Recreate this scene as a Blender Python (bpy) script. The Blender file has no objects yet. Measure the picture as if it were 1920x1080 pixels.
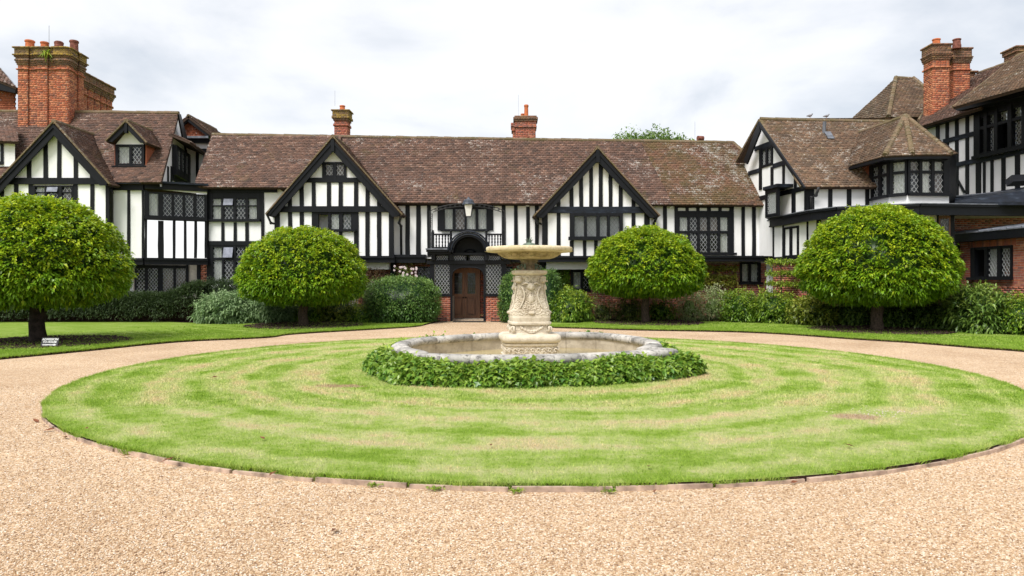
import bpy, bmesh, math, random
import numpy as np
from mathutils import Vector, Matrix
from mathutils.geometry import tessellate_polygon
random.seed(7); rng = np.random.default_rng(7)
S = bpy.context.scene; COL = S.collection
# ---------------------------------------------------------------- camera, sky, sun, exposure
F, YH, EYE = 1360.0, 524.0, 1.63
cd = bpy.data.cameras.new('camera'); cam = bpy.data.objects.new('camera', cd); COL.objects.link(cam)
cam.location = (0, 0, EYE); cam.rotation_euler = (math.radians(90), 0, 0)
cd.sensor_width = 36; cd.lens = F / 1920 * 36; cd.shift_y = -(540 - YH) / 1920; cd.clip_end = 3000
S.camera = cam
S.view_settings.view_transform = 'Standard'; S.view_settings.look = 'None'
S.view_settings.gamma = 1; S.view_settings.use_curve_mapping = False
S.view_settings.exposure = 1.6
S.cycles.max_bounces = 6; S.cycles.diffuse_bounces = 3; S.cycles.transparent_max_bounces = 8
S.cycles.caustics_reflective = False; S.cycles.caustics_refractive = False
SUN_EL, SUN_AZ = math.radians(54), math.radians(214)     # azimuth from +Y clockwise
w = bpy.data.worlds.new('World'); S.world = w; w.use_nodes = True
nt = w.node_tree; nt.nodes.clear(); N = nt.nodes.new; L = nt.links.new
out = N('ShaderNodeOutputWorld'); sky = N('ShaderNodeTexSky'); sky.sky_type = 'NISHITA'; sky.sun_disc = False
sky.sun_elevation = SUN_EL; sky.sun_rotation = SUN_AZ
b1 = N('ShaderNodeBackground'); b1.inputs['Strength'].default_value = 0.06; L(sky.outputs[0], b1.inputs[0])
tc = N('ShaderNodeTexCoord'); mp = N('ShaderNodeMapping'); mp.inputs['Scale'].default_value = (1, 1, 2.3)
L(tc.outputs['Generated'], mp.inputs[0])
n1 = N('ShaderNodeTexNoise'); n1.inputs['Scale'].default_value = 2.6; n1.inputs['Detail'].default_value = 7; n1.inputs['Roughness'].default_value = .52; n1.inputs['Distortion'].default_value = .3
L(mp.outputs[0], n1.inputs['Vector'])
r1 = N('ShaderNodeValToRGB'); e = r1.color_ramp.elements
e[0].position = .36; e[0].color = (.66, .70, .76, 1); e[1].position = .60; e[1].color = (.99, .99, 1.0, 1)
m_ = r1.color_ramp.elements.new(.49); m_.color = (.89, .90, .925, 1)
L(n1.outputs[0], r1.inputs[0])
b2 = N('ShaderNodeBackground'); b2.inputs['Strength'].default_value = 0.38; L(r1.outputs[0], b2.inputs[0])
mx = N('ShaderNodeMixShader'); mx.inputs[0].default_value = .9; L(b1.outputs[0], mx.inputs[1]); L(b2.outputs[0], mx.inputs[2]); L(mx.outputs[0], out.inputs[0])
sd = bpy.data.lights.new('sun', 'SUN'); sd.energy = 1.5; sd.angle = math.radians(28); sd.color = (1, .97, .92)
so = bpy.data.objects.new('sun', sd); COL.objects.link(so)
sdir = Vector((math.sin(SUN_AZ) * math.cos(SUN_EL), math.cos(SUN_AZ) * math.cos(SUN_EL), math.sin(SUN_EL)))
so.rotation_euler = sdir.to_track_quat('Z', 'Y').to_euler()

# ---------------------------------------------------------------- materials
def mat(name, base=(.5, .5, .5), rough=.7, spec=.4):
    m = bpy.data.materials.new(name); m.use_nodes = True
    b = m.node_tree.nodes['Principled BSDF']
    b.inputs['Base Color'].default_value = (*base, 1); b.inputs['Roughness'].default_value = rough
    b.inputs['Specular IOR Level'].default_value = spec
    return m, m.node_tree, b
def nd(t, typ, **kw):
    n = t.nodes.new(typ)
    for k, v in kw.items():
        if k in n.inputs.keys(): n.inputs[k].default_value = v
        else: setattr(n, k, v)
    return n
def ramp(t, src, stops, interp='LINEAR'):
    r = t.nodes.new('ShaderNodeValToRGB'); r.color_ramp.interpolation = interp
    el = r.color_ramp.elements
    while len(el) < len(stops): el.new(.5)
    for x, (p, c) in zip(el, stops):
        x.position = p; x.color = (*c, 1) if len(c) == 3 else c
    t.links.new(src, r.inputs[0]); return r.outputs[0]
def noise(t, scale, detail=4, rough=.5, vec=None, dist=0):
    n = nd(t, 'ShaderNodeTexNoise', Scale=scale, Detail=detail, Roughness=rough, Distortion=dist)
    if vec is None:
        g = t.nodes.new('ShaderNodeNewGeometry'); vec = g.outputs['Position']
    t.links.new(vec, n.inputs['Vector']); return n.outputs['Fac']
def mixc(t, fac, a, b, mode='MIX'):
    n = t.nodes.new('ShaderNodeMix'); n.data_type = 'RGBA'; n.blend_type = mode
    for s, v in ((0, fac), (6, a), (7, b)):
        if hasattr(v, 'is_output'): t.links.new(v, n.inputs[s])
        else: n.inputs[s].default_value = v if s == 0 else ((*v, 1) if len(v) == 3 else v)
    return n.outputs[2]
def mathn(t, op, a, b=0, clamp=False):
    n = t.nodes.new('ShaderNodeMath'); n.operation = op; n.use_clamp = clamp
    for s, v in ((0, a), (1, b)):
        if hasattr(v, 'is_output'): t.links.new(v, n.inputs[s])
        else: n.inputs[s].default_value = v
    return n.outputs[0]
def bump(t, b, h, strength=.4, dist=.02):
    n = nd(t, 'ShaderNodeBump', Strength=strength, Distance=dist); t.links.new(h, n.inputs['Height']); t.links.new(n.outputs[0], b.inputs['Normal'])
def island(t):
    g = t.nodes.new('ShaderNodeNewGeometry'); o = t.nodes.new('ShaderNodeObjectInfo')
    a = mathn(t, 'ADD', g.outputs['Random Per Island'], o.outputs['Random']); return mathn(t, 'FRACT', a)
def stretched(t, sx, sy, sz):
    g = t.nodes.new('ShaderNodeNewGeometry'); m = nd(t, 'ShaderNodeMapping', Scale=(sx, sy, sz)); t.links.new(g.outputs['Position'], m.inputs[0]); return m.outputs[0]
M = {}
def simple(name, base, rough=.7, spec=.4, var=.12, sc=6, bs=.15, bd=.01, bsc=40, vec=None):
    m, t, b = mat(name, base, rough, spec)
    f = noise(t, sc, 5, .6, vec=stretched(t, *vec) if vec else None)
    dark = tuple(c * (1 - var * 2) for c in base); lite = tuple(min(1, c * (1 + var)) for c in base)
    t.links.new(ramp(t, f, [(.3, dark), (.65, lite)]), b.inputs['Base Color'])
    bump(t, b, noise(t, bsc, 4), bs, bd); M[name] = m; return m, t, b
# plaster with faint weathering streaks
m, t, b = mat('plaster', (.82, .82, .81), .85, .2)
s = noise(t, 1, 5, .6, vec=stretched(t, 3, 3, .5)); g2 = noise(t, 9, 5)
c = ramp(t, s, [(.2, (.80, .79, .77)), (.45, (.87, .865, .87)), (.8, (.89, .885, .89))])
g3 = ramp(t, noise(t, 1.3, 6, .7, dist=.5), [(.55, (0, 0, 0)), (.8, (1, 1, 1))]); c = mixc(t, mathn(t, 'MULTIPLY', g3, .5), c, (.70, .69, .65))
t.links.new(mixc(t, mathn(t, 'MULTIPLY', g2, .16), c, (.60, .58, .54)), b.inputs['Base Color']); bump(t, b, noise(t, 22, 5), .25, .02); M['plaster'] = m
# black painted oak
m, t, b = mat('black_timber', (.014, .016, .022), .5, .22)
f = noise(t, 1, 6, .65, vec=stretched(t, 14, 14, 2.5))
t.links.new(ramp(t, f, [(.3, (.003, .0035, .005)), (.66, (.006, .007, .010)), (.9, (.022, .025, .032))]), b.inputs['Base Color'])
bump(t, b, noise(t, 1, 6, .6, vec=stretched(t, 60, 60, 6)), .35, .01); M['timber'] = m
m, t, b = mat('weathered_timber', (.03, .04, .055), .5, .25)
f = noise(t, 1, 6, .7, vec=stretched(t, 3, 3, 9))
t.links.new(ramp(t, f, [(.35, (.004, .005, .008)), (.58, (.012, .017, .028)), (.8, (.08, .1, .13))]), b.inputs['Base Color']); M['rail'] = m
def tilemat(name, cols, lichen=.5, moss=0., lich_scale=.45):
    m, t, b = mat(name, (.2, .1, .07), .85, .25)
    isl = island(t); base = ramp(t, isl, [(i / (len(cols) - 1), c) for i, c in enumerate(cols)])
    base = mixc(t, .32, base, ramp(t, noise(t, .8, 6, .65), [(.3, (.45, .45, .45)), (.7, (1.3, 1.2, 1.15))]), 'MULTIPLY')
    fine = ramp(t, noise(t, 16, 5, .7), [(.35, (.6, .6, .6)), (.65, (1.2, 1.2, 1.2))]); base = mixc(t, .7, base, fine, 'MULTIPLY')
    patch = ramp(t, noise(t, lich_scale, 5, .7, dist=.6), [(.47, (0, 0, 0)), (.74, (1, 1, 1))])
    spots = noise(t, 17, 3, .75)
    thr = mathn(t, 'ADD', mathn(t, 'MULTIPLY', patch, .20 * lichen), spots)
    thr = mathn(t, 'ADD', thr, mathn(t, 'MULTIPLY', isl, .14))
    lf = ramp(t, thr, [(.72, (0, 0, 0)), (.80, (1, 1, 1))])
    base = mixc(t, mathn(t, 'MULTIPLY', lf, .8), base, (.50, .48, .45))
    if moss:
        mf = ramp(t, noise(t, 1.1, 6, .75, dist=.5), [(.62 - moss * .25, (0, 0, 0)), (.80 - moss * .2, (1, 1, 1))])
        base = mixc(t, mathn(t, 'MULTIPLY', mf, .6), base, (.105, .09, .03))
    t.links.new(base, b.inputs['Base Color']); bump(t, b, noise(t, 30, 5), .5, .01); M[name] = m
tilemat('tiles', [(.09, .062, .053), (.14, .086, .068), (.18, .104, .079), (.125, .08, .066), (.24, .138, .10)], .9, .25)
tilemat('tiles_pale', [(.11, .08, .06), (.15, .10, .07), (.21, .13, .085), (.13, .09, .065), (.25, .17, .11)], .9, .35, .6)
tilemat('tiles_end', [(.10, .065, .05), (.17, .09, .06), (.20, .11, .075), (.13, .08, .06)], 1.5, .8, .35)
tilemat('ridge', [(.16, .12, .08), (.22, .15, .10), (.13, .10, .065)], .5, .9, .9)
tilemat('hung_tiles', [(.20, .06, .03), (.30, .09, .045), (.36, .12, .06), (.24, .07, .04)], .2)
def brickmat(name, cols, dirt=.5):
    m, t, b = mat(name, (.4, .15, .08), .9, .2)
    isl = island(t); base = ramp(t, isl, [(i / (len(cols) - 1), c) for i, c in enumerate(cols)])
    base = mixc(t, .8, base, ramp(t, noise(t, 12, 6, .7), [(.3, (.65, .65, .65)), (.7, (1.2, 1.2, 1.2))]), 'MULTIPLY')
    df = ramp(t, noise(t, .9, 6, .7, dist=.4), [(.42, (0, 0, 0)), (.75, (1, 1, 1))])
    base = mixc(t, mathn(t, 'MULTIPLY', df, dirt), base, (.10, .075, .06))
    t.links.new(base, b.inputs['Base Color']); bump(t, b, noise(t, 60, 4), .4, .008); M[name] = m
brickmat('chimney_brick', [(.36, .10, .055), (.48, .145, .07), (.60, .26, .14), (.42, .12, .06), (.24, .10, .07), (.54, .19, .09)], .22)
brickmat('wall_brick', [(.34, .105, .065), (.46, .15, .09), (.38, .12, .09), (.22, .10, .085), (.54, .21, .13)], .2)
brickmat('pier_brick', [(.38, .12, .07), (.48, .17, .10), (.34, .10, .07), (.52, .22, .14)], .15)
brickmat('cap_brick', [(.20, .10, .06), (.26, .13, .08), (.13, .08, .055), (.30, .17, .08)], .55)
brickmat('lichen_brick', [(.36, .24, .04), (.20, .12, .07), (.42, .28, .05), (.14, .09, .06)], .5)
simple('mortar', (.42, .38, .33), .95, .1)
simple('mortar_dark', (.27, .22, .18), .95, .1)
simple('lead', (.13, .14, .165), .5, .5, .25, 5)
simple('lead_came', (.42, .43, .44), .6, .4, .05)
simple('lamp_metal', (.045, .055, .075), .4, .5, .15)
simple('iron', (.012, .012, .014), .45, .5, .1)
simple('room', (.02, .02, .022), .9, .1, .1)
simple('curtain', (.82, .80, .76), .9, .1, .12, 3, vec=(14, 14, .5))
simple('curtain_brown', (.24, .18, .15), .9, .1, .25, 3, vec=(14, 14, .5))
simple('terracotta', (.50, .15, .06), .8, .2, .2, 8)
simple('terracotta_dark', (.20, .075, .055), .8, .2, .3, 9)
simple('white_paint', (.78, .78, .76), .5, .4, .08)
simple('lamp_glass', (.72, .72, .70), .3, .5, .06)
simple('soil', (.035, .02, .016), .95, .1, .45, 14, 1, .05, 26)
simple('bark', (.085, .062, .045), .9, .2, .4, 8, .9, .03, 20, vec=(6, 6, 2))
simple('bark_dark', (.03, .022, .018), .9, .2, .4, 8, .9, .03, 20)
simple('vent_sky_tint', (.24, .25, .31), .15, .5, .2, 6)  # opaque lilac grey: sky reflection painted into the open panes
simple('doormat', (.05, .045, .04), .95, .1)
simple('step_stone', (.36, .30, .24), .9, .2, .2)
simple('bronze', (.10, .14, .10), .6, .5, .4, 14)
simple('feather', (.24, .23, .25), .8, .2, .2)
simple('dead_leaf', (.16, .06, .03), .8, .2, .4, 20)
simple('edging_stone', (.42, .31, .24), .9, .2, .3, 7)
simple('petal', (.75, .62, .62), .7, .2, .1, 20)
m, t, b = mat('oak_door', (.12, .05, .022), .45, .5)
f = noise(t, 1, 6, .6, vec=stretched(t, 22, 22, 1.6)); t.links.new(ramp(t, f, [(.3, (.12, .05, .025)), (.6, (.25, .11, .05)), (.8, (.34, .16, .08))]), b.inputs['Base Color']); M['oak'] = m
# stones of the fountain
def stone(name, cols, rough=.85, mottled=.6):
    m, t, b = mat(name, cols[1], rough, .3)
    a = ramp(t, noise(t, 2.5, 7, .65), [(.3, cols[0]), (.5, cols[1]), (.7, cols[2])])
    a = mixc(t, mathn(t, 'MULTIPLY', ramp(t, noise(t, 11, 7, .7, dist=.6), [(.5, (0, 0, 0)), (.66, (1, 1, 1))]), mottled), a, cols[3])
    t.links.new(a, b.inputs['Base Color']); bump(t, b, noise(t, 45, 6, .65), .5, .012); M[name] = m
stone('carved_stone', [(.46, .39, .29), (.60, .53, .42), (.68, .62, .51), (.34, .28, .20)], .85, .55)
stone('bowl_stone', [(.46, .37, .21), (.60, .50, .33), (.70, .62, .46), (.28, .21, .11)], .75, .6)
stone('bowl_under_shaded', [(.26, .20, .10), (.44, .35, .20), (.58, .49, .33), (.16, .12, .06)], .8, .7)  # darker copy of the bowl stone, underside shading painted into its colour
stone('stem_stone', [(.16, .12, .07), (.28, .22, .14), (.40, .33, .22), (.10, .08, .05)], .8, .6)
stone('coping_stone', [(.20, .19, .175), (.40, .38, .35), (.58, .55, .50), (.055, .05, .048)], .9, .9)
stone('basin_stone', [(.34, .29, .22), (.50, .44, .35), (.58, .52, .42), (.24, .20, .16)], .9, .5)
# window glass: see-through with sky reflections
m = bpy.data.materials.new('glass'); m.use_nodes = True; t = m.node_tree; t.nodes.clear()
o_ = t.nodes.new('ShaderNodeOutputMaterial'); gl = nd(t, 'ShaderNodeBsdfGlossy', Roughness=.06); gl.inputs[0].default_value = (.9, .93, 1, 1)
tr = t.nodes.new('ShaderNodeBsdfTransparent'); tr.inputs[0].default_value = (.94, .96, .95, 1)
fr = nd(t, 'ShaderNodeFresnel', IOR=1.55); mxs = t.nodes.new('ShaderNodeMixShader')
t.links.new(mathn(t, 'ADD', mathn(t, 'MULTIPLY', fr.outputs[0], .45), .0, True), mxs.inputs[0]); t.links.new(tr.outputs[0], mxs.inputs[1]); t.links.new(gl.outputs[0], mxs.inputs[2]); t.links.new(mxs.outputs[0], o_.inputs[0])
bn = nd(t, 'ShaderNodeBump', Strength=.35, Distance=.01); t.links.new(noise(t, 8, 2), bn.inputs['Height']); t.links.new(bn.outputs[0], gl.inputs['Normal']); M['glass'] = m
m, t, b = mat('water', (.40, .32, .15), .08, .5)
t.links.new(ramp(t, noise(t, 2.2, 5), [(.3, (.42, .33, .14)), (.7, (.52, .43, .24))]), b.inputs['Base Color']); bump(t, b, noise(t, 7, 3), .15, .01); M['water'] = m
# gravel
m, t, b = mat('gravel', (.42, .3, .2), .95, .15)
g = t.nodes.new('ShaderNodeNewGeometry')
v = nd(t, 'ShaderNodeTexVoronoi', Scale=85.0); t.links.new(g.outputs['Position'], v.inputs['Vector'])
sep = t.nodes.new('ShaderNodeSeparateColor'); t.links.new(v.outputs['Color'], sep.inputs[0])
base = ramp(t, sep.outputs[0], [(0, (.24, .15, .09)), (.2, (.42, .28, .165)), (.55, (.53, .38, .245)), (.8, (.62, .48, .335)), (1, (.72, .65, .55))])
base = mixc(t, 1, base, ramp(t, v.outputs['Distance'], [(.0, (1.12, 1.12, 1.12)), (.55, (1, 1, 1)), (.95, (.62, .58, .55))]), 'MULTIPLY')
base = mixc(t, .8, base, ramp(t, noise(t, .45, 7, .62, dist=.8), [(.3, (.80, .74, .68)), (.5, (1, .98, .96)), (.7, (1.14, 1.12, 1.10))]), 'MULTIPLY')
base = mixc(t, .35, base, ramp(t, noise(t, 6, 5, .7), [(.3, (.70, .68, .66)), (.7, (1.15, 1.15, 1.15))]), 'MULTIPLY')
t.links.new(base, b.inputs['Base Color']); bump(t, b, mathn(t, 'SUBTRACT', 1, v.outputs['Distance']), .45, .012); M['gravel'] = m
m, t, b = mat('gravel_stone', (.5, .36, .24), .9, .2)
t.links.new(ramp(t, island(t), [(0, (.20, .12, .075)), (.2, (.42, .27, .15)), (.5, (.54, .39, .25)), (.8, (.62, .48, .34)), (1, (.74, .68, .60))]), b.inputs['Base Color']); M['gravel_stone'] = m
# lawn colour with mowing rings; shared by turf and blades
LC = (0.40, 12.96); LR_ = 7.36
def lawncol(t, rings=True, shade=1.0):
    g = t.nodes.new('ShaderNodeNewGeometry'); sx = t.nodes.new('ShaderNodeSeparateXYZ'); t.links.new(g.outputs['Position'], sx.inputs[0])
    dx = mathn(t, 'SUBTRACT', sx.outputs[0], LC[0]); dy = mathn(t, 'SUBTRACT', sx.outputs[1], LC[1])
    r = mathn(t, 'SQRT', mathn(t, 'ADD', mathn(t, 'MULTIPLY', dx, dx), mathn(t, 'MULTIPLY', dy, dy)))
    r = mathn(t, 'ADD', r, mathn(t, 'MULTIPLY', noise(t, .45, 3, .5), 1.0))
    mott = noise(t, 1.1, 7, .68); fine = noise(t, 9, 5, .7)
    if rings:
        band = mathn(t, 'ADD', mathn(t, 'SINE', mathn(t, 'MULTIPLY', r, 2 * math.pi / 1.05)), mathn(t, 'MULTIPLY', mathn(t, 'SINE', mathn(t, 'MULTIPLY', r, 2 * math.pi / .41)), .45))
        k = mathn(t, 'ADD', mathn(t, 'MULTIPLY', band, .145), mathn(t, 'MULTIPLY', mathn(t, 'SUBTRACT', mott, .5), 1.5))
        k = mathn(t, 'ADD', k, mathn(t, 'MULTIPLY', mathn(t, 'SUBTRACT', fine, .5), .7)); k = mathn(t, 'ADD', k, .57)
        # the rim of the circle stays lush, the worn middle is strawy
        rim = nd(t, 'ShaderNodeMapRange'); rim.inputs[1].default_value = 6.9; rim.inputs[2].default_value = 7.8; rim.inputs[3].default_value = 0; rim.inputs[4].default_value = .27
        t.links.new(r, rim.inputs[0]); k = mathn(t, 'SUBTRACT', k, rim.outputs[0])
    else:
        k = mathn(t, 'ADD', mathn(t, 'MULTIPLY', mathn(t, 'SUBTRACT', mott, .5), .9), mathn(t, 'MULTIPLY', mathn(t, 'SUBTRACT', fine, .5), .6)); k = mathn(t, 'ADD', k, .28)
    shade *= 1.1; c = ramp(t, k, [(.0, (.15 * shade, .25 * shade, .022 * shade)), (.28, (.22 * shade, .33 * shade, .04 * shade)), (.48, (.33 * shade, .41 * shade, .11 * shade)), (.66, (.44 * shade, .46 * shade, .20 * shade)), (.9, (.52 * shade, .43 * shade, .25 * shade))])
    if rings:   # bare earth patches
        for (bx, by, rx, ry) in ((-2.55, 10.72, .42, .17), (3.95, 8.35, .3, .2)):
            ex = mathn(t, 'DIVIDE', mathn(t, 'SUBTRACT', sx.outputs[0], bx), rx); ey = mathn(t, 'DIVIDE', mathn(t, 'SUBTRACT', sx.outputs[1], by), ry)
            d = mathn(t, 'ADD', mathn(t, 'MULTIPLY', ex, ex), mathn(t, 'MULTIPLY', ey, ey)); d = mathn(t, 'ADD', d, mathn(t, 'MULTIPLY', mathn(t, 'SUBTRACT', fine, .5), 3))
            c = mixc(t, ramp(t, d, [(.55, (1, 1, 1)), (1.0, (0, 0, 0))]), c, (.46, .34, .22))
    return c
for nm, rg, sh in (('turf', True, .95), ('turf_outer', False, .80)):
    m, t, b = mat(nm, (.2, .3, .05), .9, .15); t.links.new(lawncol(t, rg, sh), b.inputs['Base Color']); bump(t, b, noise(t, 70, 6, .7), 1.0, .03); M[nm] = m
for nm, rg in (('blade', True), ('blade_outer', False)):
    m = bpy.data.materials.new(nm); m.use_nodes = True; t = m.node_tree; b = t.nodes['Principled BSDF']; b.inputs['Roughness'].default_value = .6; b.inputs['Specular IOR Level'].default_value = .25
    c = mixc(t, .8, lawncol(t, rg, 1.1), ramp(t, island(t), [(0, (.5, .62, .4)), (.5, (1.0, 1.03, .9)), (.85, (1.25, 1.2, 1.15)), (1, (1.7, 1.5, 1.5))]), 'MULTIPLY')
    t.links.new(c, b.inputs['Base Color']); tl = t.nodes.new('ShaderNodeBsdfTranslucent'); t.links.new(c, tl.inputs[0])
    ms = t.nodes.new('ShaderNodeMixShader'); ms.inputs[0].default_value = .35; t.links.new(b.outputs[0], ms.inputs[1]); t.links.new(tl.outputs[0], ms.inputs[2]); t.links.new(ms.outputs[0], t.nodes['Material Output'].inputs[0]); M[nm] = m
# leaves: attribute 'leafcol' r = random tone, held dark on inner leaves as painted shade, g = young growth
def leafmat(name, shade_tone, mid, new, rough=.38, transl=.28):
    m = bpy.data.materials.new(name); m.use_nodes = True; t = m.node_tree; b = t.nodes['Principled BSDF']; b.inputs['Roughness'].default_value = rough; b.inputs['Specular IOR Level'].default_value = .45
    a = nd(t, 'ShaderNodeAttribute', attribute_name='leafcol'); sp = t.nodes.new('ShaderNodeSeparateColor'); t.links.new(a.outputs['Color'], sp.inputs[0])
    c = mixc(t, sp.outputs[0], shade_tone, mid); c = mixc(t, sp.outputs[1], c, new); t.links.new(c, b.inputs['Base Color'])
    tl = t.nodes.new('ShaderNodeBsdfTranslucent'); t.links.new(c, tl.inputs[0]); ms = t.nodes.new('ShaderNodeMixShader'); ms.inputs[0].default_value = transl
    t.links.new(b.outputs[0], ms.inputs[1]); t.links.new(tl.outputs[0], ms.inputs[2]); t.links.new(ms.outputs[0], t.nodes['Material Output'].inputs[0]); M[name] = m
leafmat('laurel_leaf', (.04, .105, .007), (.21, .39, .015), (.50, .58, .02), .40, .34)
leafmat('ivy_leaf', (.04, .13, .014), (.15, .31, .035), (.36, .48, .06), .33)
leafmat('box_leaf', (.018, .055, .012), (.12, .25, .045), (.28, .42, .10))
leafmat('yew_leaf', (.016, .035, .012), (.04, .07, .022), (.07, .11, .03), .6)
leafmat('grey_leaf', (.11, .20, .07), (.25, .37, .16), (.38, .48, .24), .5)
leafmat('bright_leaf', (.035, .09, .010), (.21, .37, .03), (.46, .54, .06))
leafmat('gold_leaf', (.05, .09, .01), (.28, .36, .045), (.46, .42, .07))
leafmat('variegated_leaf', (.18, .27, .07), (.38, .44, .2), (.62, .62, .4), .5)
leafmat('thin_leaf', (.05, .08, .02), (.24, .31, .06), (.40, .38, .14))
leafmat('rhodo_leaf', (.035, .08, .015), (.18, .30, .055), (.34, .42, .08), .33)
leafmat('copper_leaf', (.06, .05, .02), (.14, .09, .04), (.20, .09, .06))
leafmat('far_leaf', (.09, .16, .035), (.18, .29, .06), (.30, .40, .1), .6)

# ---------------------------------------------------------------- builders
def tag(o, label=None, cat=None, group=None, kind=None):
    for k, v_ in (('label', label), ('category', cat), ('group', group), ('kind', kind)):
        if v_: o[k] = v_
    return o
def thing(name, loc, label, cat, group=None):
    o = bpy.data.objects.new(name, None); COL.objects.link(o); o.location = loc; o.empty_display_size = .3
    return tag(o, label, cat, group)
def put(name, me, m, parent=None, kind=None):
    o = bpy.data.objects.new(name, me); COL.objects.link(o)
    if m is not None and not me.materials: me.materials.append(M[m] if isinstance(m, str) else m)
    if parent is not None:
        o.parent = parent
        root = parent
        if parent.type == 'EMPTY': o.matrix_parent_inverse = Matrix.Translation(-Vector(parent.location))
    if kind: o['kind'] = kind
    return o
def P(px, py, Y): return Vector(((px - 960) / F * Y, Y, EYE - (py - YH) / F * Y))
def G(px, py, z=0.0):
    Y = (EYE - z) * F / (py - YH); return Vector(((px - 960) / F * Y, Y, z))
class MB:
    def __init__(s): s.v = []; s.f = []; s.sm = False
    def add(s, vs, fs):
        n = len(s.v); s.v += [tuple(a) for a in vs]; s.f += [tuple(i + n for i in f) for f in fs]
    def hexa(s, a, b_): # two quads (front a, back b), same order
        s.add(list(a) + list(b_), [(0, 1, 2, 3), (7, 6, 5, 4), (0, 4, 5, 1), (1, 5, 6, 2), (2, 6, 7, 3), (3, 7, 4, 0)])
    def box(s, c, sx, sy, sz, R=None):
        vs = []
        for z in (-.5, .5):
            for x, y in ((-.5, -.5), (.5, -.5), (.5, .5), (-.5, .5)):
                q = Vector((x * sx, y * sy, z * sz)); q = R @ q if R is not None else q; vs.append(q + Vector(c))
        s.add(vs, [(3, 2, 1, 0), (4, 5, 6, 7), (0, 1, 5, 4), (1, 2, 6, 5), (2, 3, 7, 6), (3, 0, 4, 7)])
    def prism(s, poly, ext): # poly list of Vector, extrude by vector
        n = len(poly); s.add(list(poly) + [p + ext for p in poly], [tuple(range(n)), tuple(range(2 * n - 1, n - 1, -1))] + [(i, i + n, (i + 1) % n + n, (i + 1) % n) for i in range(n)])
    def tube(s, pts, rad, seg=8, cap=True):
        pts = [Vector(p) for p in pts]; rad = rad if hasattr(rad, '__len__') else [rad] * len(pts); n0 = len(s.v); prev = None
        for i, p in enumerate(pts):
            d = (pts[min(i + 1, len(pts) - 1)] - pts[max(i - 1, 0)]).normalized()
            if prev is None: a = d.orthogonal().normalized()
            else: a = (prev - d * prev.dot(d)); a = a.normalized() if a.length > 1e-6 else d.orthogonal().normalized()
            prev = a; b_ = d.cross(a)
            for k in range(seg):
                q = 2 * math.pi * k / seg; s.v.append(tuple(p + (a * math.cos(q) + b_ * math.sin(q)) * rad[i]))
        for i in range(len(pts) - 1):
            for k in range(seg):
                k2 = (k + 1) % seg; s.f.append((n0 + i * seg + k, n0 + i * seg + k2, n0 + (i + 1) * seg + k2, n0 + (i + 1) * seg + k))
        if cap:
            s.f.append(tuple(n0 + k for k in range(seg - 1, -1, -1))); s.f.append(tuple(n0 + (len(pts) - 1) * seg + k for k in range(seg)))
    def lathe(s, c, prof, seg=16, phase=0, shape=None): # prof (r, z) bottom to top
        n0 = len(s.v)
        for r, z in prof:
            for k in range(seg):
                q = phase + 2 * math.pi * k / seg; f = shape(q) if shape else 1
                s.v.append((c[0] + r * f * math.cos(q), c[1] + r * f * math.sin(q), c[2] + z))
        for i in range(len(prof) - 1):
            for k in range(seg):
                k2 = (k + 1) % seg; s.f.append((n0 + i * seg + k, n0 + i * seg + k2, n0 + (i + 1) * seg + k2, n0 + (i + 1) * seg + k))
        s.f.append(tuple(n0 + k for k in range(seg - 1, -1, -1))); s.f.append(tuple(n0 + (len(prof) - 1) * seg + k for k in range(seg)))
    def ball(s, c, r, seg=8, rings=5, sq=(1, 1, 1)):
        s.lathe((0, 0, 0), [(1e-3, -1)] + [(math.cos(a), math.sin(a)) for a in [(-.5 + (i + 1) / (rings + 1)) * math.pi for i in range(rings)]] + [(1e-3, 1)], seg)
        n = seg * (rings + 2)
        for i in range(len(s.v) - n, len(s.v)):
            x, y, z = s.v[i]; s.v[i] = (c[0] + x * r * sq[0], c[1] + y * r * sq[1], c[2] + z * r * sq[2])
    def build(s, name, m, parent=None, kind=None, smooth=False):
        me = bpy.data.meshes.new(name); me.from_pydata(s.v, [], s.f)
        if smooth: me.polygons.foreach_set('use_smooth', [True] * len(me.polygons))
        me.update(); return put(name, me, m, parent, kind)
def npmesh(name, V, Fc, m, parent=None, kind=None, attr=None, smooth=False):
    me = bpy.data.meshes.new(name); V = np.asarray(V, np.float32); Fc = np.asarray(Fc, np.int32); k = Fc.shape[1]
    me.vertices.add(len(V)); me.vertices.foreach_set('co', V.ravel()); me.loops.add(Fc.size); me.loops.foreach_set('vertex_index', Fc.ravel())
    me.polygons.add(len(Fc)); me.polygons.foreach_set('loop_start', np.arange(len(Fc), dtype=np.int32) * k)
    try: me.polygons.foreach_set('loop_total', np.full(len(Fc), k, np.int32))
    except Exception: pass
    if attr is not None:
        a = me.attributes.new('leafcol', 'FLOAT_COLOR', 'POINT'); a.data.foreach_set('color', np.asarray(attr, np.float32).ravel())
    if smooth: me.polygons.foreach_set('use_smooth', np.ones(len(Fc), bool))
    me.update(calc_edges=True); me.validate(); return put(name, me, m, parent, kind)
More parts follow.
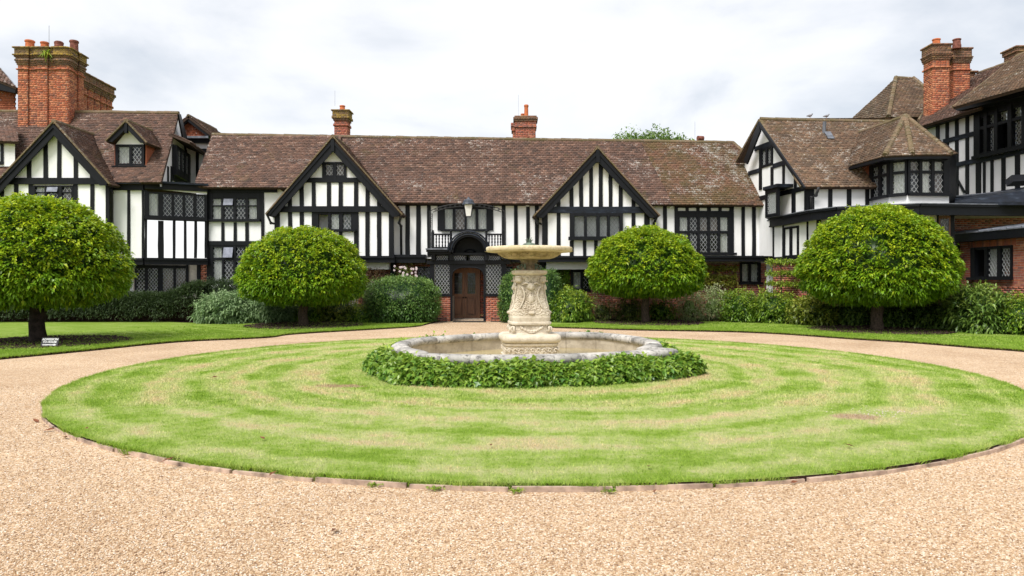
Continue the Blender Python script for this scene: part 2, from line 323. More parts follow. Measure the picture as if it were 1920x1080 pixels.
class W: # a vertical wall plane through two (px, Y) feet; u along it, d outward
    def __init__(s, pa, Ya, pb, Yb):
        s.A = Vector(((pa - 960) / F * Ya, Ya, 0)); B = Vector(((pb - 960) / F * Yb, Yb, 0))
        s.t = (B - s.A).normalized(); s.n = Vector((s.t.y, -s.t.x, 0))
    def at(s, px, py, d=0.):
        r = Vector(((px - 960) / F, 1, -(py - YH) / F)); A = s.A + s.n * 0
        k = (A.x * s.n.x + A.y * s.n.y) / (r.x * s.n.x + r.y * s.n.y)
        return Vector((0, 0, EYE)) + r * k + s.n * d
    def u(s, px): return (s.at(px, YH) - s.A).dot(s.t)
    def z(s, px, py): return s.at(px, py).z
    def pt(s, u, z, d=0.): p = s.A + s.t * u + s.n * d; p.z = z; return p
    def rect(s, mb, x0, y0, x1, y1, d0, d1, j=0.):
        xm = (x0 + x1) / 2; u0, u1 = s.u(x0), s.u(x1); z0, z1 = s.z(xm, y1), s.z(xm, y0)
        J = lambda: random.uniform(-j, j)
        if j and (z1 - z0) > 1.2:    # hewn post, edges waver a little
            zs = [z0 + (z1 - z0) * k / 3 for k in range(4)]; e = [(u0 + J(), u1 + J()) for _ in zs]
            for k in range(3):
                q = [(e[k][0], zs[k]), (e[k][1], zs[k]), (e[k + 1][1], zs[k + 1]), (e[k + 1][0], zs[k + 1])]
                mb.hexa([s.pt(a, b, d1) for a, b in q], [s.pt(a, b, d0) for a, b in q])
        else:
            q = [(u0 + J(), z0), (u1 + J(), z0), (u1 + J(), z1), (u0 + J(), z1)]
            mb.hexa([s.pt(a, b, d1) for a, b in q], [s.pt(a, b, d0) for a, b in q])
    def quad(s, mb, pts, d0, d1):
        a = [s.at(*p) for p in pts]; mb.prism([p + s.n * d1 for p in a], s.n * (d0 - d1))
def timber(w, parent, x0, y0, x1, y1, d=.035, name='timber_post', m='timber', j=.008, d0=-.02):
    mb = MB(); w.rect(mb, x0, y0, x1, y1, d0, d + random.uniform(-.004, .004), j); return mb.build(name, m, parent)
def posts(w, parent, xs, y0, y1, d=.035):
    for a, b in xs: timber(w, parent, a, y0, b, y1, d)
def wall(w, parent, poly, holes=(), m='plaster', name='wall', thick=.0, d=0.):
    """flat wall with real openings; poly and holes in pixels"""
    loops = [[w.at(x, y, d) for x, y in poly]]
    for (x0, y0, x1, y1) in holes:
        xm = (x0 + x1) / 2; u0, u1, z0, z1 = w.u(x0), w.u(x1), w.z(xm, y1), w.z(xm, y0)
        loops.append([w.pt(a, b, d) for a, b in ((u0, z0), (u1, z0), (u1, z1), (u0, z1))])
    uv = [[Vector(((p - w.A).dot(w.t), p.z, 0)) for p in l] for l in loops]
    tris = tessellate_polygon(uv); allp = [p for l in loops for p in l]
    mb = MB(); fs = []
    for tr_ in tris:
        a, b, c = (allp[i] for i in tr_)
        fs.append(tuple(tr_) if (b - a).cross(c - a).dot(w.n) > 0 else tuple(reversed(tr_)))
    mb.add(allp, fs); return mb.build(name, m, parent)
ALLWIN = []
def window(w, parent, fr, lights, rows, cur='', lattice=.15, label=None, m='timber', depth=.5, sill=None, proud=.05):
    """frame bars round every light, each light a pane with leaded lattice; cur: one letter per light-row cell: c curtain, b brown curtain, . dark, o open"""
    x0, y0, x1, y1 = fr; fb = MB(); xm_ = (x0 + x1) / 2
    U0, U1, Z0, Z1 = w.u(x0), w.u(x1), w.z(xm_, y1), w.z(xm_, y0)
    def zz(y): return w.z(xm_, y)
    def bar(ua, ub, za, zb, d0=-.1, d1=proud):
        q = [(ua, za), (ub, za), (ub, zb), (ua, zb)]; fb.hexa([w.pt(a, b, d1) for a, b in q], [w.pt(a, b, d0) for a, b in q])
    us = [(w.u(a), w.u(b)) for a, b in lights]; zs = [(zz(b), zz(a)) for a, b in rows]
    edges = [U0] + [k for p in us for k in p] + [U1]
    for i in range(0, len(edges), 2): bar(edges[i], edges[i + 1], Z0, Z1)
    ze = [Z1] + [k for a, b in zs for k in (b, a)] + [Z0]
    for (ua, ub) in us:
        for i in range(0, len(ze), 2): bar(ua, ub, ze[i + 1], ze[i], -.1, proud - .012)
    if sill: # (x0, x1, y0, y1)
        bar(w.u(sill[0]), w.u(sill[1]), zz(sill[3]), zz(sill[2]), proud + .001, proud + .09)
    win = fb.build('window', m, parent)
    if label: win['label'] = label
    rm = MB(); q = [(U0, Z0), (U1, Z0), (U1, Z1), (U0, Z1)]
    f_ = [w.pt(a, b, -.1) for a, b in q]; bk = [w.pt(a, b, -.1 - depth) for a, b in q]
    rm.add(f_ + bk, [(4, 5, 6, 7), (0, 1, 5, 4), (1, 2, 6, 5), (2, 3, 7, 6), (3, 0, 4, 7)]); rm.build('room', 'room', win)
    ci = 0
    for (za, zb) in zs:
        for (ua, ub) in us:
            ch = cur[ci] if ci < len(cur) else '.'; ci += 1
            if ch in 'cb':
                cm = MB(); n = 12; vs = []
                for k in range(n + 1):
                    uu = ua - .02 + (ub - ua + .04) * k / n; dd = -.085 + .02 * math.sin(k * 2.1 + ua)
                    vs += [w.pt(uu, za - .05, dd), w.pt(uu, zb + .05, dd)]
                cm.add(vs, [(2 * k, 2 * k + 2, 2 * k + 3, 2 * k + 1) for k in range(n)]); cm.build('curtain', 'curtain' if ch == 'c' else 'curtain_brown', win)
            if ch == 'o': continue
            if ch == 't':   # top-hung vent propped open
                tm = MB(); q = [(ua, za), (ub, za), (ub, zb), (ua, zb)]; fq = [w.pt(a, b,   .06 + (zb - b) * .28) for a, b in q]; tm.hexa(fq, [p - w.n * .01 for p in fq]); tm.build('open_vent', 'vent_sky_tint', win); continue
            pm = MB(); q = [(ua, za), (ub, za), (ub, zb), (ua, zb)]; tilt = random.uniform(-.012, .012)
            fq = [w.pt(a, b, -.02 + (tilt if a == ub else 0)) for a, b in q]; pm.hexa(fq, [p - w.n * .006 for p in fq]); pm.build('pane', 'glass', win)
            lm = MB(); wd = .0072; dx = lattice; dz = lattice * 1.35
            Wd, H = ub - ua, zb - za
            for sgn in (1, -1):
                k = -int(H / dz) - 2
                while k * dx < Wd + 2 * dx:
                    # line: u = k*dx + sgn' * z * dx/dz
                    a0 = k * dx if sgn == 1 else Wd - k * dx; sl = dx / dz * sgn
                    lo, hi = 0., H
                    if sl > 0: lo = max(lo, (0 - a0) / sl); hi = min(hi, (Wd - a0) / sl)
                    else: lo = max(lo, (Wd - a0) / sl); hi = min(hi, (0 - a0) / sl)
                    if hi - lo > .02:
                        p0 = (ua + a0 + sl * lo, za + lo); p1 = (ua + a0 + sl * hi, za + hi)
                        q = [(p0[0] - wd, p0[1]), (p0[0] + wd, p0[1]), (p1[0] + wd, p1[1]), (p1[0] - wd, p1[1])]
                        lm.hexa([w.pt(a, b, -.009) for a, b in q], [w.pt(a, b, -.0195) for a, b in q])
                    k += 1
            lm.build('leading', 'lead_came', win)
    ALLWIN.append(win); return win
class Pl: # plane through three points; at(px,py) drops a pixel ray onto it
    def __init__(s, a, b, c):
        s.p = a; s.n = (b - a).cross(c - a).normalized()
        if s.n.z < 0: s.n = -s.n
    def at(s, px, py):
        o = Vector((0, 0, EYE)); r = Vector(((px - 960) / F, 1, -(py - YH) / F)); return o + r * ((s.p - o).dot(s.n) / r.dot(s.n))
    def up(s, x, y): return s.p.z - (s.n.x * (x - s.p.x) + s.n.y * (y - s.p.y)) / s.n.z
def roof(parent, poly, m='tiles', gauge=.118, tw=.17, name='roof_tiles', slab=True, e0=0, th=.036):
    """convex 3D polygon, edge e0->e0+1 is the eave: lays overlapping tiles course by course"""
    poly = [Vector(p) for p in poly]; n = (poly[1] - poly[0]).cross(poly[2] - poly[1]).normalized()
    if n.z < 0: n = -n
    O = poly[e0]; U = (poly[(e0 + 1) % len(poly)] - O).normalized(); Vv = n.cross(U)
    c = sum(poly, Vector()) / len(poly)
    if (c - O).dot(Vv) < 0: Vv = -Vv
    uv = [((p - O).dot(U), (p - O).dot(Vv)) for p in poly]
    if slab:
        mb = MB(); mb.prism([p - n * .005 for p in poly], -n * .09); mb.build('roof_deck', 'tiles_deck', parent)
    vmax = max(v for _, v in uv); vmin = min(v for _, v in uv); V = []; Fc = []; row = 0; v = vmin
    while v < vmax - .02:
        vm = v + gauge * .5; xs = []
        for i in range(len(uv)):
            (a, b), (c_, d_) = uv[i], uv[(i + 1) % len(uv)]
            if (b - vm) * (d_ - vm) < 0: xs.append(a + (vm - b) / (d_ - b) * (c_ - a))
        if len(xs) >= 2:
            lo, hi = min(xs), max(xs); u = math.floor(lo / tw) * tw - (row % 2) * tw / 2 - tw
            sag = .012 * math.sin(v * 2.2 + lo)
            while u < hi:
                a, b_ = max(u + .002, lo), min(u + tw - .002, hi); u += tw
                if b_ - a < .03: continue
                t0 = th + random.uniform(-.006, .012); t1 = .003; dv = random.uniform(-.008, .008); s_ = .008 * math.sin(a * .9 + v) + sag
                A = O + U * a + Vv * (v - .012 + dv) + n * s_; B = O + U * b_ + Vv * (v - .012 + dv + random.uniform(-.003, .003)) + n * s_
                C_ = O + U * b_ + Vv * (v + gauge + .02) + n * s_; D = O + U * a + Vv * (v + gauge + .02) + n * s_
                k = len(V); V += [A + n * t0, B + n * (t0 + random.uniform(-.003, .003)), C_ + n * t1, D + n * t1, A, B]
                Fc += [(k, k + 1, k + 2), (k, k + 2, k + 3), (k + 4, k + 5, k + 1), (k + 4, k + 1, k), (k + 4, k, k + 3), (k + 5, k + 2, k + 1)]
        v += gauge; row += 1
    if V:
        o = npmesh(name, [tuple(p) for p in V], Fc, m, parent, 'stuff'); return o
simple('tiles_deck', (.06, .04, .03), .9, .1)
def ridge(parent, a, b, r=.1, step=.3, m='ridge', name='ridge_tiles', zoff=.0):
    a, b = Vector(a), Vector(b); d = (b - a); n = max(1, int(d.length / step)); mb = MB()
    for i in range(n):
        p0 = a + d * (i / n); p1 = a + d * ((i + 1) / n + .04 / n); rr = r * random.uniform(.93, 1.07)
        off = Vector((0, 0, zoff + random.uniform(-.006, .006))); mb.tube([p0 + off, p1 + off], [rr, rr * .93], 8)
    return mb.build(name, m, parent, 'stuff')
BRICKS = {}
def bricks_on(w, parent, u0, u1, z0, z1, holes=(), m='wall_brick', d=0., L_=.225, H=.075, single=0, name='bricks', mortar='mortar'):
    """stretcher/header courses of real bricks standing 6 mm proud of their mortar"""
    V = []; Fc = []; z = z0; row = 0; cells = []
    while z < z1 - .02:
        zt = min(z + H - .012, z1); u = u0 - (row % 2) * L_ * .5
        if row % 2: seg = L_ * .5
        while u < u1:
            a, b = max(u, u0), min(u + L_ - .012, u1); u += L_
            parts_ = [(a, b)]
            for (ha, hb, hz0, hz1) in holes:
                if z + .02 < hz1 and zt - .02 > hz0:
                    new = []
                    for (p, q) in parts_:
                        if q <= ha or p >= hb: new.append((p, q)); continue
                        if p < ha: new.append((p, ha))
                        if q > hb: new.append((hb, q))
                    parts_ = new
            for (p, q) in parts_:
                if q - p > .025: cells.append((p, q, z, zt))
        z += H; row += 1
    if single:
        cells.sort(key=lambda c_: -c_[3]); solo = cells[:single]; cells = cells[single:]
        for (p, q, a, b) in solo:
            mb = MB(); pr = d + .007 + random.uniform(-.003, .004); qd = [(p, a), (q, a), (q, b), (p, b)]
            mb.hexa([w.pt(x, y, pr) for x, y in qd], [w.pt(x, y, d - .02) for x, y in qd]); mb.build('brick', m, parent)
    for (p, q, a, b) in cells:
        k = len(V); pr = d + .007 + random.uniform(-.003, .004); qd = [(p, a), (q, a), (q, b), (p, b)]
        V += [w.pt(x, y, pr) for x, y in qd] + [w.pt(x, y, d - .01) for x, y in qd]
        Fc += [(k, k + 1, k + 2, k + 3), (k, k + 4, k + 5, k + 1), (k + 1, k + 5, k + 6, k + 2), (k + 2, k + 6, k + 7, k + 3), (k + 3, k + 7, k + 4, k)]
    if V: npmesh(name, [tuple(p) for p in V], Fc, m, parent, 'stuff')
def offset_poly(poly, o):
    n = len(poly); res = []
    for i in range(n):
        p0, p1, p2 = Vector(poly[i - 1]), Vector(poly[i]), Vector(poly[(i + 1) % n])
        d1 = (p1 - p0).normalized(); d2 = (p2 - p1).normalized(); n1 = Vector((d1.y, -d1.x)); n2 = Vector((d2.y, -d2.x))
        b = (n1 + n2); b = b / max(.3, b.dot(n1)) if b.length > 1e-5 else n1; res.append(p1 + b * o)
    return res
def stack(parent, plan, levels, m='chimney_brick', capm='cap_brick', cap_from=None, mortar='mortar_dark', topm=None):
    """brick chimney of CCW plan polygon; levels [(z0,z1,offset)]"""
    body = MB(); groups = {}
    H = .075
    for (z0, z1, o) in levels:
        pl = offset_poly(plan, o) if o else [Vector(p) for p in plan]
        body.prism([Vector((p.x, p.y, z0)) for p in pl], Vector((0, 0, z1 - z0)))
        mm = m if cap_from is None or z0 < cap_from else (capm if (topm is None or z1 < levels[-1][1] - .35) else topm)
        V, Fc = groups.setdefault(mm, ([], []))
        n = len(pl)
        for i in range(n):
            a, b = pl[i], pl[(i + 1) % n]; ln = (b - a).length
            if ln < .03: continue
            t_ = (b - a) / ln; nn = Vector((t_.y, -t_.x, 0)); t3 = Vector((t_.x, t_.y, 0)); A = Vector((a.x, a.y, 0))
            row = int(round(z0 / H)); z = z0
            while z < z1 - .015:
                u = -(.1125 if row % 2 else 0) - random.choice((0, 0, .056))
                while u < ln:
                    p, q = max(u, 0), min(u + (.213 if row % 3 else .1), ln); u += .225 if row % 3 else .1125
                    if q - p < .02: continue
                    zt = min(z + H - .012, z1); pr = .007 + random.uniform(-.003, .004); k = len(V)
                    qd = [(p, z), (q, z), (q, zt), (p, zt)]
                    V += [A + t3 * x + nn * pr + Vector((0, 0, y)) for x, y in qd] + [A + t3 * x - nn * .01 + Vector((0, 0, y)) for x, y in qd]
                    Fc += [(k, k + 1, k + 2, k + 3), (k, k + 4, k + 5, k + 1), (k + 1, k + 5, k + 6, k + 2), (k + 2, k + 6, k + 7, k + 3), (k + 3, k + 7, k + 4, k)]
                z += H; row += 1
    ch = body.build('chimney', mortar, parent)
    for mm, (V, Fc) in groups.items(): npmesh('bricks', [tuple(p) for p in V], Fc, mm, ch, 'stuff')
    return ch
def pot(ch, x, y, z, r, h, m='terracotta', band=False):
    mb = MB(); pr = [(r * 1.1, -.1), (r * 1.1, .05), (r, .08), (r * .93, h * .8), (r * 1.1, h * .84), (r * 1.1, h * .95), (r * .95, h), (r * .8, h), (r * .75, h - .1)]
    if band: pr = [(r * 1.05, -.1), (r, .1), (r * 1.12, .14), (r, .2), (r * 1.1, .26), (r, .3), (r * 1.12, h * .9), (r * .8, h), (r * .7, h - .1)]
    mb.lathe((x, y, z), pr, 14); return mb.build('chimney_pot', m, ch, smooth=False)
def pipe(parent, pts, r=.045, m='iron', name='drainpipe'):
    mb = MB(); mb.tube(pts, r, 8); 
    for p in pts[1:-1]: mb.ball(p, r * 1.35, 8, 3)
    return mb.build(name, m, parent, smooth=True)

# ---------------------------------------------------------------- ground, drive, lawns
def catmull(pts, k=6, closed=False):
    n = len(pts); res = []
    for i in range(n if closed else n - 1):
        g_ = (lambda j: pts[j % n]) if closed else (lambda j: pts[min(max(j, 0), n - 1)])
        p0, p1, p2, p3 = (Vector(g_(j)) for j in (i - 1, i, i + 1, i + 2))
        for q in range(k):
            s_ = q / k; res.append(.5 * ((2 * p1) + (p2 - p0) * s_ + (2 * p0 - 5 * p1 + 4 * p2 - p3) * s_ ** 2 + (3 * p1 - p0 - 3 * p2 + p3) * s_ ** 3))
    if not closed: res.append(Vector(pts[-1]))
    return res
def sheet(name, pts, z, m, skirt=.0, skm=None):
    pts = [Vector((p[0], p[1], z)) for p in pts]; tr_ = tessellate_polygon([pts]); mb = MB(); mb.add(pts, [])
    for a in tr_:
        A, B, C_ = (pts[i] for i in a); mb.f.append(tuple(a) if (B - A).cross(C_ - A).z > 0 else tuple(reversed(a)))
    n = len(pts); nf = len(mb.f)
    if skirt:
        mb.add([p - Vector((0, 0, skirt)) for p in pts], []); mb.f += [(i, (i + 1) % n, n + (i + 1) % n, n + i) for i in range(n)]
    o = mb.build(name, m)
    if skirt and skm:
        o.data.materials.append(M[skm]); mi = [0] * nf + [1] * n; o.data.polygons.foreach_set('material_index', mi)
    o['kind'] = 'structure'; return o
sheet('ground', [(-900, -200), (900, -200), (900, 1800), (-900, 1800)], -.05, 'turf_outer')
sheet('gravel_drive', [(-45, -25), (45, -25), (45, 32), (-45, 32)], 0, 'gravel')
circle = [(LC[0] + LR_ * math.cos(a) * (1 + .004 * math.sin(7 * a)), LC[1] + LR_ * math.sin(a) * (1 + .004 * math.sin(5 * a + 1))) for a in [2 * math.pi * k / 120 for k in range(120)]]
sheet('circular_lawn', circle, .05, 'turf', .06, 'soil')
LE = [G(*p, .05) for p in ((-700, 735), (-300, 697), (0, 670), (176, 653.5), (281, 643), (360, 637), (500, 630.5), (560, 623.6), (760, 612), (795, 607.5))]
LEc = catmull([(p.x, p.y) for p in LE], 8)
left_lawn = [(p[0], p[1]) for p in LEc] + [(-2.75, 28.6), (-3.6, 30.5), (-40, 30.5), (-40, LE[0].y)]
sheet('left_lawn', left_lawn, .05, 'turf_outer', .06, 'soil')
RE = [G(*p, .05) for p in ((1012, 609), (1033, 612), (1100, 614), (1200, 617), (1320, 619), (1400, 621), (1480, 625), (1595, 633), (1709, 640), (1824, 649), (1920, 656), (2150, 676), (2500, 700))]
REc = catmull([(p.x, p.y) for p in RE], 8)
right_lawn = [(p[0], p[1]) for p in REc] + [(40, RE[-1].y), (40, 30.5), (1.0, 30.5)]
sheet('right_lawn', right_lawn, .05, 'turf_outer', .06, 'soil')
# planting bed soil under the shrubs
bedL = catmull([(-2.9, 28.3), (-5, 27.3), (-9, 27.0), (-11.5, 26.5), (-12.6, 26.9), (-14, 27.7), (-24, 27.8)], 6)
sheet('flower_bed', [tuple(p)[:2] for p in bedL] + [(-24, 30.4), (-3.0, 30.4)], .056, 'soil')
bedR = catmull([(.4, 28.2), (2, 26.9), (5.5, 27.9), (8.5, 26.9), (10, 25.6), (12.2, 23.7), (14, 21.6), (17, 19.6)], 6)
sheet('flower_bed', [tuple(p)[:2] for p in bedR] + [(24, 19.6), (24, 30.4), (.4, 30.4)], .056, 'soil')
TREES0 = [  # base px, base py, radius, top z, bottom z, widest z, leaves, bark
    (70, 641, 2.52, 3.72, .92, 1.75, 5200), (568, 610, 2.2, 3.44, .62, 1.55, 4300),
    (1210, 604.5, 2.13, 3.55, .95, 1.75, 4000), (1643, 618.5, 2.5, 3.93, .62, 1.65, 5000)]
TREES = [(a, b, (2.03, 2.04, 2.0, 2.15)[i], d - .06, e + (.12, .26, .16, .34)[i], e + (.12, .26, .16, .34)[i] + (d - e) * .27, g) for i, (a, b, c, d, e, f, g) in enumerate(TREES0)]
for k, (px, py, r, *_r) in enumerate(TREES):
    c = G(px, py, .05); rr = 2.05 if k != 3 else 2.1
    sheet('mulch_ring', [(c.x + .1 + rr * math.cos(a) * (1 + .02 * math.sin(3 * a)), c.y + rr * math.sin(a)) for a in [2 * math.pi * i / 40 for i in range(40)]], .060, 'soil')
# chips on the mulch, one scatter per ring
def scatter_chips(name, cx, cy, r, n, size, m, z, label, cat=None):
    a = rng.uniform(0, 2 * np.pi, n); q = np.sqrt(rng.uniform(0, 1, n)) * r; X = cx + q * np.cos(a); Y = cy + q * np.sin(a)
    return stones(name, X, Y, z, size, m, label)
def stones(name, X, Y, z, size, m, label=None, flat=.6):
    n = len(X); s_ = size * rng.uniform(.55, 1.3, n); o8 = np.array([(1, 0, 0), (0, 1, 0), (-1, 0, 0), (0, -1, 0), (0, 0, 1), (0, 0, -1)], float)
    V = np.repeat(o8[None], n, 0) * s_[:, None, None]; V[:, :, 2] *= flat
    V[:, :, 0] *= rng.uniform(.7, 1.4, n)[:, None]
    a = rng.uniform(0, 6.3, n); ca, sa = np.cos(a)[:, None], np.sin(a)[:, None]; x, y = V[:, :, 0] * ca - V[:, :, 1] * sa, V[:, :, 0] * sa + V[:, :, 1] * ca
    V = np.stack([x, y, V[:, :, 2]], 2) + rng.normal(0, .12, V.shape) * s_[:, None, None]
    V[:, :, 0] += X[:, None]; V[:, :, 1] += Y[:, None]; V[:, :, 2] += (z + s_ * flat * .35)[:, None]
    f8 = np.array([(0, 1, 4), (1, 2, 4), (2, 3, 4), (3, 0, 4), (1, 0, 5), (2, 1, 5), (3, 2, 5), (0, 3, 5)])
    Fc = (f8[None] + (np.arange(n) * 6)[:, None, None]).reshape(-1, 3)
    return npmesh(name, V.reshape(-1, 3), Fc, m, None, 'stuff')
simple('bark_chip', (.06, .035, .03), .9, .2, .5, 30)
for (px, py, r, *_r) in TREES:
    c = G(px, py, .05); scatter_chips('bark_mulch', c.x + .1, c.y, 2.0, 1500, .035, 'bark_chip', .06, '')
# loose stones on the drive near the camera
def outside(X, Y): return (X - LC[0]) ** 2 + (Y - LC[1]) ** 2 > (LR_ + .13) ** 2
n = 150000; Y = 3.7 + 7.5 * rng.uniform(0, 1, n) ** 1.7; X = (rng.uniform(-1, 1, n)) * Y * .74
k = outside(X, Y); stones('gravel', X[k], Y[k], .0, .0068, 'gravel_stone')
# kerb of edging stones round the circular lawn
kerb = thing('lawn_edging', (LC[0], LC[1] - LR_, 0), 'thin stone edging round the near side of the circular lawn', 'edging')
nst = 58
for i in range(nst):
    a0 = 2 * math.pi * i / nst; a1 = 2 * math.pi * (i + 1) / nst - .004; mb = MB(); r0 = LR_ + .012; r1 = LR_ + .045 + random.uniform(-.01, .006); h = random.uniform(.030, .041)
    if random.random() < .3: h = .027
    dr = random.uniform(-.006, .01); q = []
    for (r_, a_) in ((r0, a0), (r1, a0), (r1, a1), (r0, a1)): q.append(Vector((LC[0] + (r_ + dr) * math.cos(a_), LC[1] + (r_ + dr) * math.sin(a_), h)))
    mb.prism(q, Vector((0, 0, -.06))); mb.build('edging_stone', 'edging_stone', kerb)
# grass blades
def blades(name, X, Y, z, hgt, wid, m, lean=.6):
    n = len(X); h = hgt * rng.uniform(.5, 1.25, n); a = rng.uniform(0, 6.283, n); b_ = rng.uniform(0, 6.283, n); l = h * lean * rng.uniform(.2, 1.3, n); w_ = wid * rng.uniform(.6, 1.3, n) / 2
    V = np.zeros((n, 3, 3)); z = np.zeros(n) + z; V[:, 0] = np.c_[X - np.cos(a) * w_, Y - np.sin(a) * w_, z]; V[:, 1] = np.c_[X + np.cos(a) * w_, Y + np.sin(a) * w_, z]
    V[:, 2] = np.c_[X + np.cos(b_) * l, Y + np.sin(b_) * l, z + h]
    return npmesh(name, V.reshape(-1, 3), np.arange(3 * n).reshape(-1, 3), m, None, 'stuff')
n = 520000; r = LR_ * np.sqrt(rng.uniform(0, 1, n)); a = rng.uniform(0, 2 * np.pi, n); X = LC[0] + r * np.cos(a); Y = LC[1] + r * np.sin(a)
keep = rng.uniform(0, 1, n) < np.clip(1.25 - (Y - 5.6) / 13, .22, 1); X, Y = X[keep], Y[keep]
near = Y < 9
blades('grass', X[near], Y[near], .048, .024, .006, 'blade', 1.0); blades('grass', X[~near], Y[~near], .048, .030, .011, 'blade', .9)
n = 70000; a = rng.uniform(0, 2 * np.pi, n); r = LR_ - np.abs(rng.normal(0, .04, n)) + .016 + .012 * np.sin(a * 40) + .01 * np.sin(a * 93); X = LC[0] + r * np.cos(a); Y = LC[1] + r * np.sin(a)
blades('grass', X, Y, rng.uniform(.0, .045, n), .045, .008, 'blade', .9)
def edge_blades(pts, n, off):
    P_ = np.array([tuple(p)[:2] for p in pts]); seg = np.linalg.norm(np.diff(P_, axis=0), axis=1); cum = np.r_[0, np.cumsum(seg)]; s_ = rng.uniform(0, cum[-1], n); i = np.clip(np.searchsorted(cum, s_) - 1, 0, len(seg) - 1); f_ = (s_ - cum[i]) / seg[i]
    Q = P_[i] + (P_[i + 1] - P_[i]) * f_[:, None]; D = (P_[i + 1] - P_[i]) / seg[i][:, None]; Nn = np.c_[-D[:, 1], D[:, 0]]; Q = Q + Nn * np.abs(rng.normal(0, off, n))[:, None]; return Q[:, 0], Q[:, 1]
for pts in (LEc, REc):
    X, Y = edge_blades(pts, 26000, .05); blades('grass', X, Y, .02, .055, .014, 'blade_outer', .7)
    X, Y = edge_blades(pts, 90000, 2.2); k = (Y < 28.0); blades('grass', X[k], Y[k], .048, .035, .02, 'blade_outer', .9)

# ---------------------------------------------------------------- foliage engine
def leaves(name, Pp, D, Lr, Wr, m, new=None, parent=None, droop=.25, kind=None, extra=None, ivy=False, label=None, shade=None):
    n = len(Pp); D = D / np.linalg.norm(D, axis=1, keepdims=True); Z = np.array([0, 0, 1.]); s_ = np.cross(D, Z + rng.normal(0, .35, (n, 3))); s_ /= np.linalg.norm(s_, axis=1, keepdims=True) + 1e-9
    nn = np.cross(s_, D); Ln = Lr * rng.uniform(.65, 1.2, n)[:, None]; Wn = Wr * rng.uniform(.75, 1.2, n)[:, None] * .5
    if not ivy:
        base = Pp; mid = Pp + D * Ln * .5 + nn * Ln * .03; Lf = Pp + D * Ln * .45 + s_ * Wn + nn * Ln * .10; Rt = Pp + D * Ln * .45 - s_ * Wn + nn * Ln * .10; tip = Pp + D * Ln - Z * Ln * droop
        V = np.stack([base, Lf, mid, Rt, tip], 1); f = np.array([(0, 2, 1), (0, 3, 2), (1, 2, 4), (2, 3, 4)]); kk = 5
    else:
        base = Pp; tip = Pp + D * Ln - nn * Ln * droop; ll = Pp + D * Ln * .28 + s_ * Wn * 1.1; lr = Pp + D * Ln * .28 - s_ * Wn * 1.1; nl = Pp + D * Ln * .5 + s_ * Wn * .5 + nn * Ln * .05; nr = Pp + D * Ln * .5 - s_ * Wn * .5 + nn * Ln * .05
        V = np.stack([base, ll, nl, tip, nr, lr], 1); f = np.array([(0, 2, 1), (0, 3, 2), (0, 4, 3), (0, 5, 4)]); kk = 6
    Fc = (f[None] + (np.arange(n) * kk)[:, None, None]).reshape(-1, 3); col = np.zeros((n, 4)); col[:, 0] = rng.uniform(0, 1, n) if shade is None else shade; col[:, 1] = 0 if new is None else new; col[:, 3] = 1
    col = np.repeat(col, kk, 0); V = V.reshape(-1, 3)
    if extra is not None:
        eV, eF = extra; Fc = np.r_[Fc, eF + len(V)]; V = np.r_[V, eV]; c2 = np.zeros((len(eV), 4)); c2[:, 3] = 1; col = np.r_[col, c2]
    o = npmesh(name, V, Fc, m, parent, kind, attr=col); return o
def ico(c, rx, ry, rz, sub=3, jit=.06, zcut=None):
    bm = bmesh.new(); bmesh.ops.create_icosphere(bm, subdivisions=sub, radius=1); V = np.array([v_.co[:] for v_ in bm.verts]); Fc = np.array([[v_.index for v_ in f.verts] for f in bm.faces]); bm.free()
    V *= 1 + rng.normal(0, jit, (len(V), 1)); V = V * [rx, ry, rz] + c; return V, Fc
def dome_pts(n, c, rx, ry, zt, zb, zw, p=2.3, lump=.05, seed=0):
    d = rng.normal(0, 1, (n, 3)); d /= np.linalg.norm(d, axis=1, keepdims=True); rho = np.hypot(d[:, 0], d[:, 1]); q = (rho ** p + np.abs(d[:, 2]) ** p) ** (-1 / p)
    up = d[:, 2] > 0; rz = np.where(up, zt - zw, zw - zb); q = np.where(up, q, (rho ** (p + .8) + np.abs(d[:, 2]) ** (p + .8)) ** (-1 / (p + .8))); s_ = d * q[:, None]
    lum = 1 + lump * (np.sin(d[:, 0] * 7 + seed) * np.sin(d[:, 2] * 9 + seed * 2) + .7 * np.sin(d[:, 1] * 11 + seed * 3) * np.sin(d[:, 0] * 13) + .5 * np.sin(d[:, 2] * 21 + d[:, 0] * 17 + seed))
    Pp = np.c_[s_[:, 0] * rx, s_[:, 1] * ry, s_[:, 2] * rz] * lum[:, None] + [c[0], c[1], zw]
    Nn = np.c_[d[:, 0] / rx, d[:, 1] / ry, d[:, 2] / rz]; Nn /= np.linalg.norm(Nn, axis=1, keepdims=True); return Pp, Nn
def sprays(Pp, Nn, k, spread=1.1, down=.35, stem=.06, outw=.8, jit=.04, flat=1.):
    n = len(Pp); Pq = np.repeat(Pp, k, 0) + rng.normal(0, jit, (n * k, 3)); Nq = np.repeat(Nn, k, 0); D = Nq * outw + rng.normal(0, spread * .55, (n * k, 3)); D[:, 2] = D[:, 2] * flat - down; return Pq, D, Nq
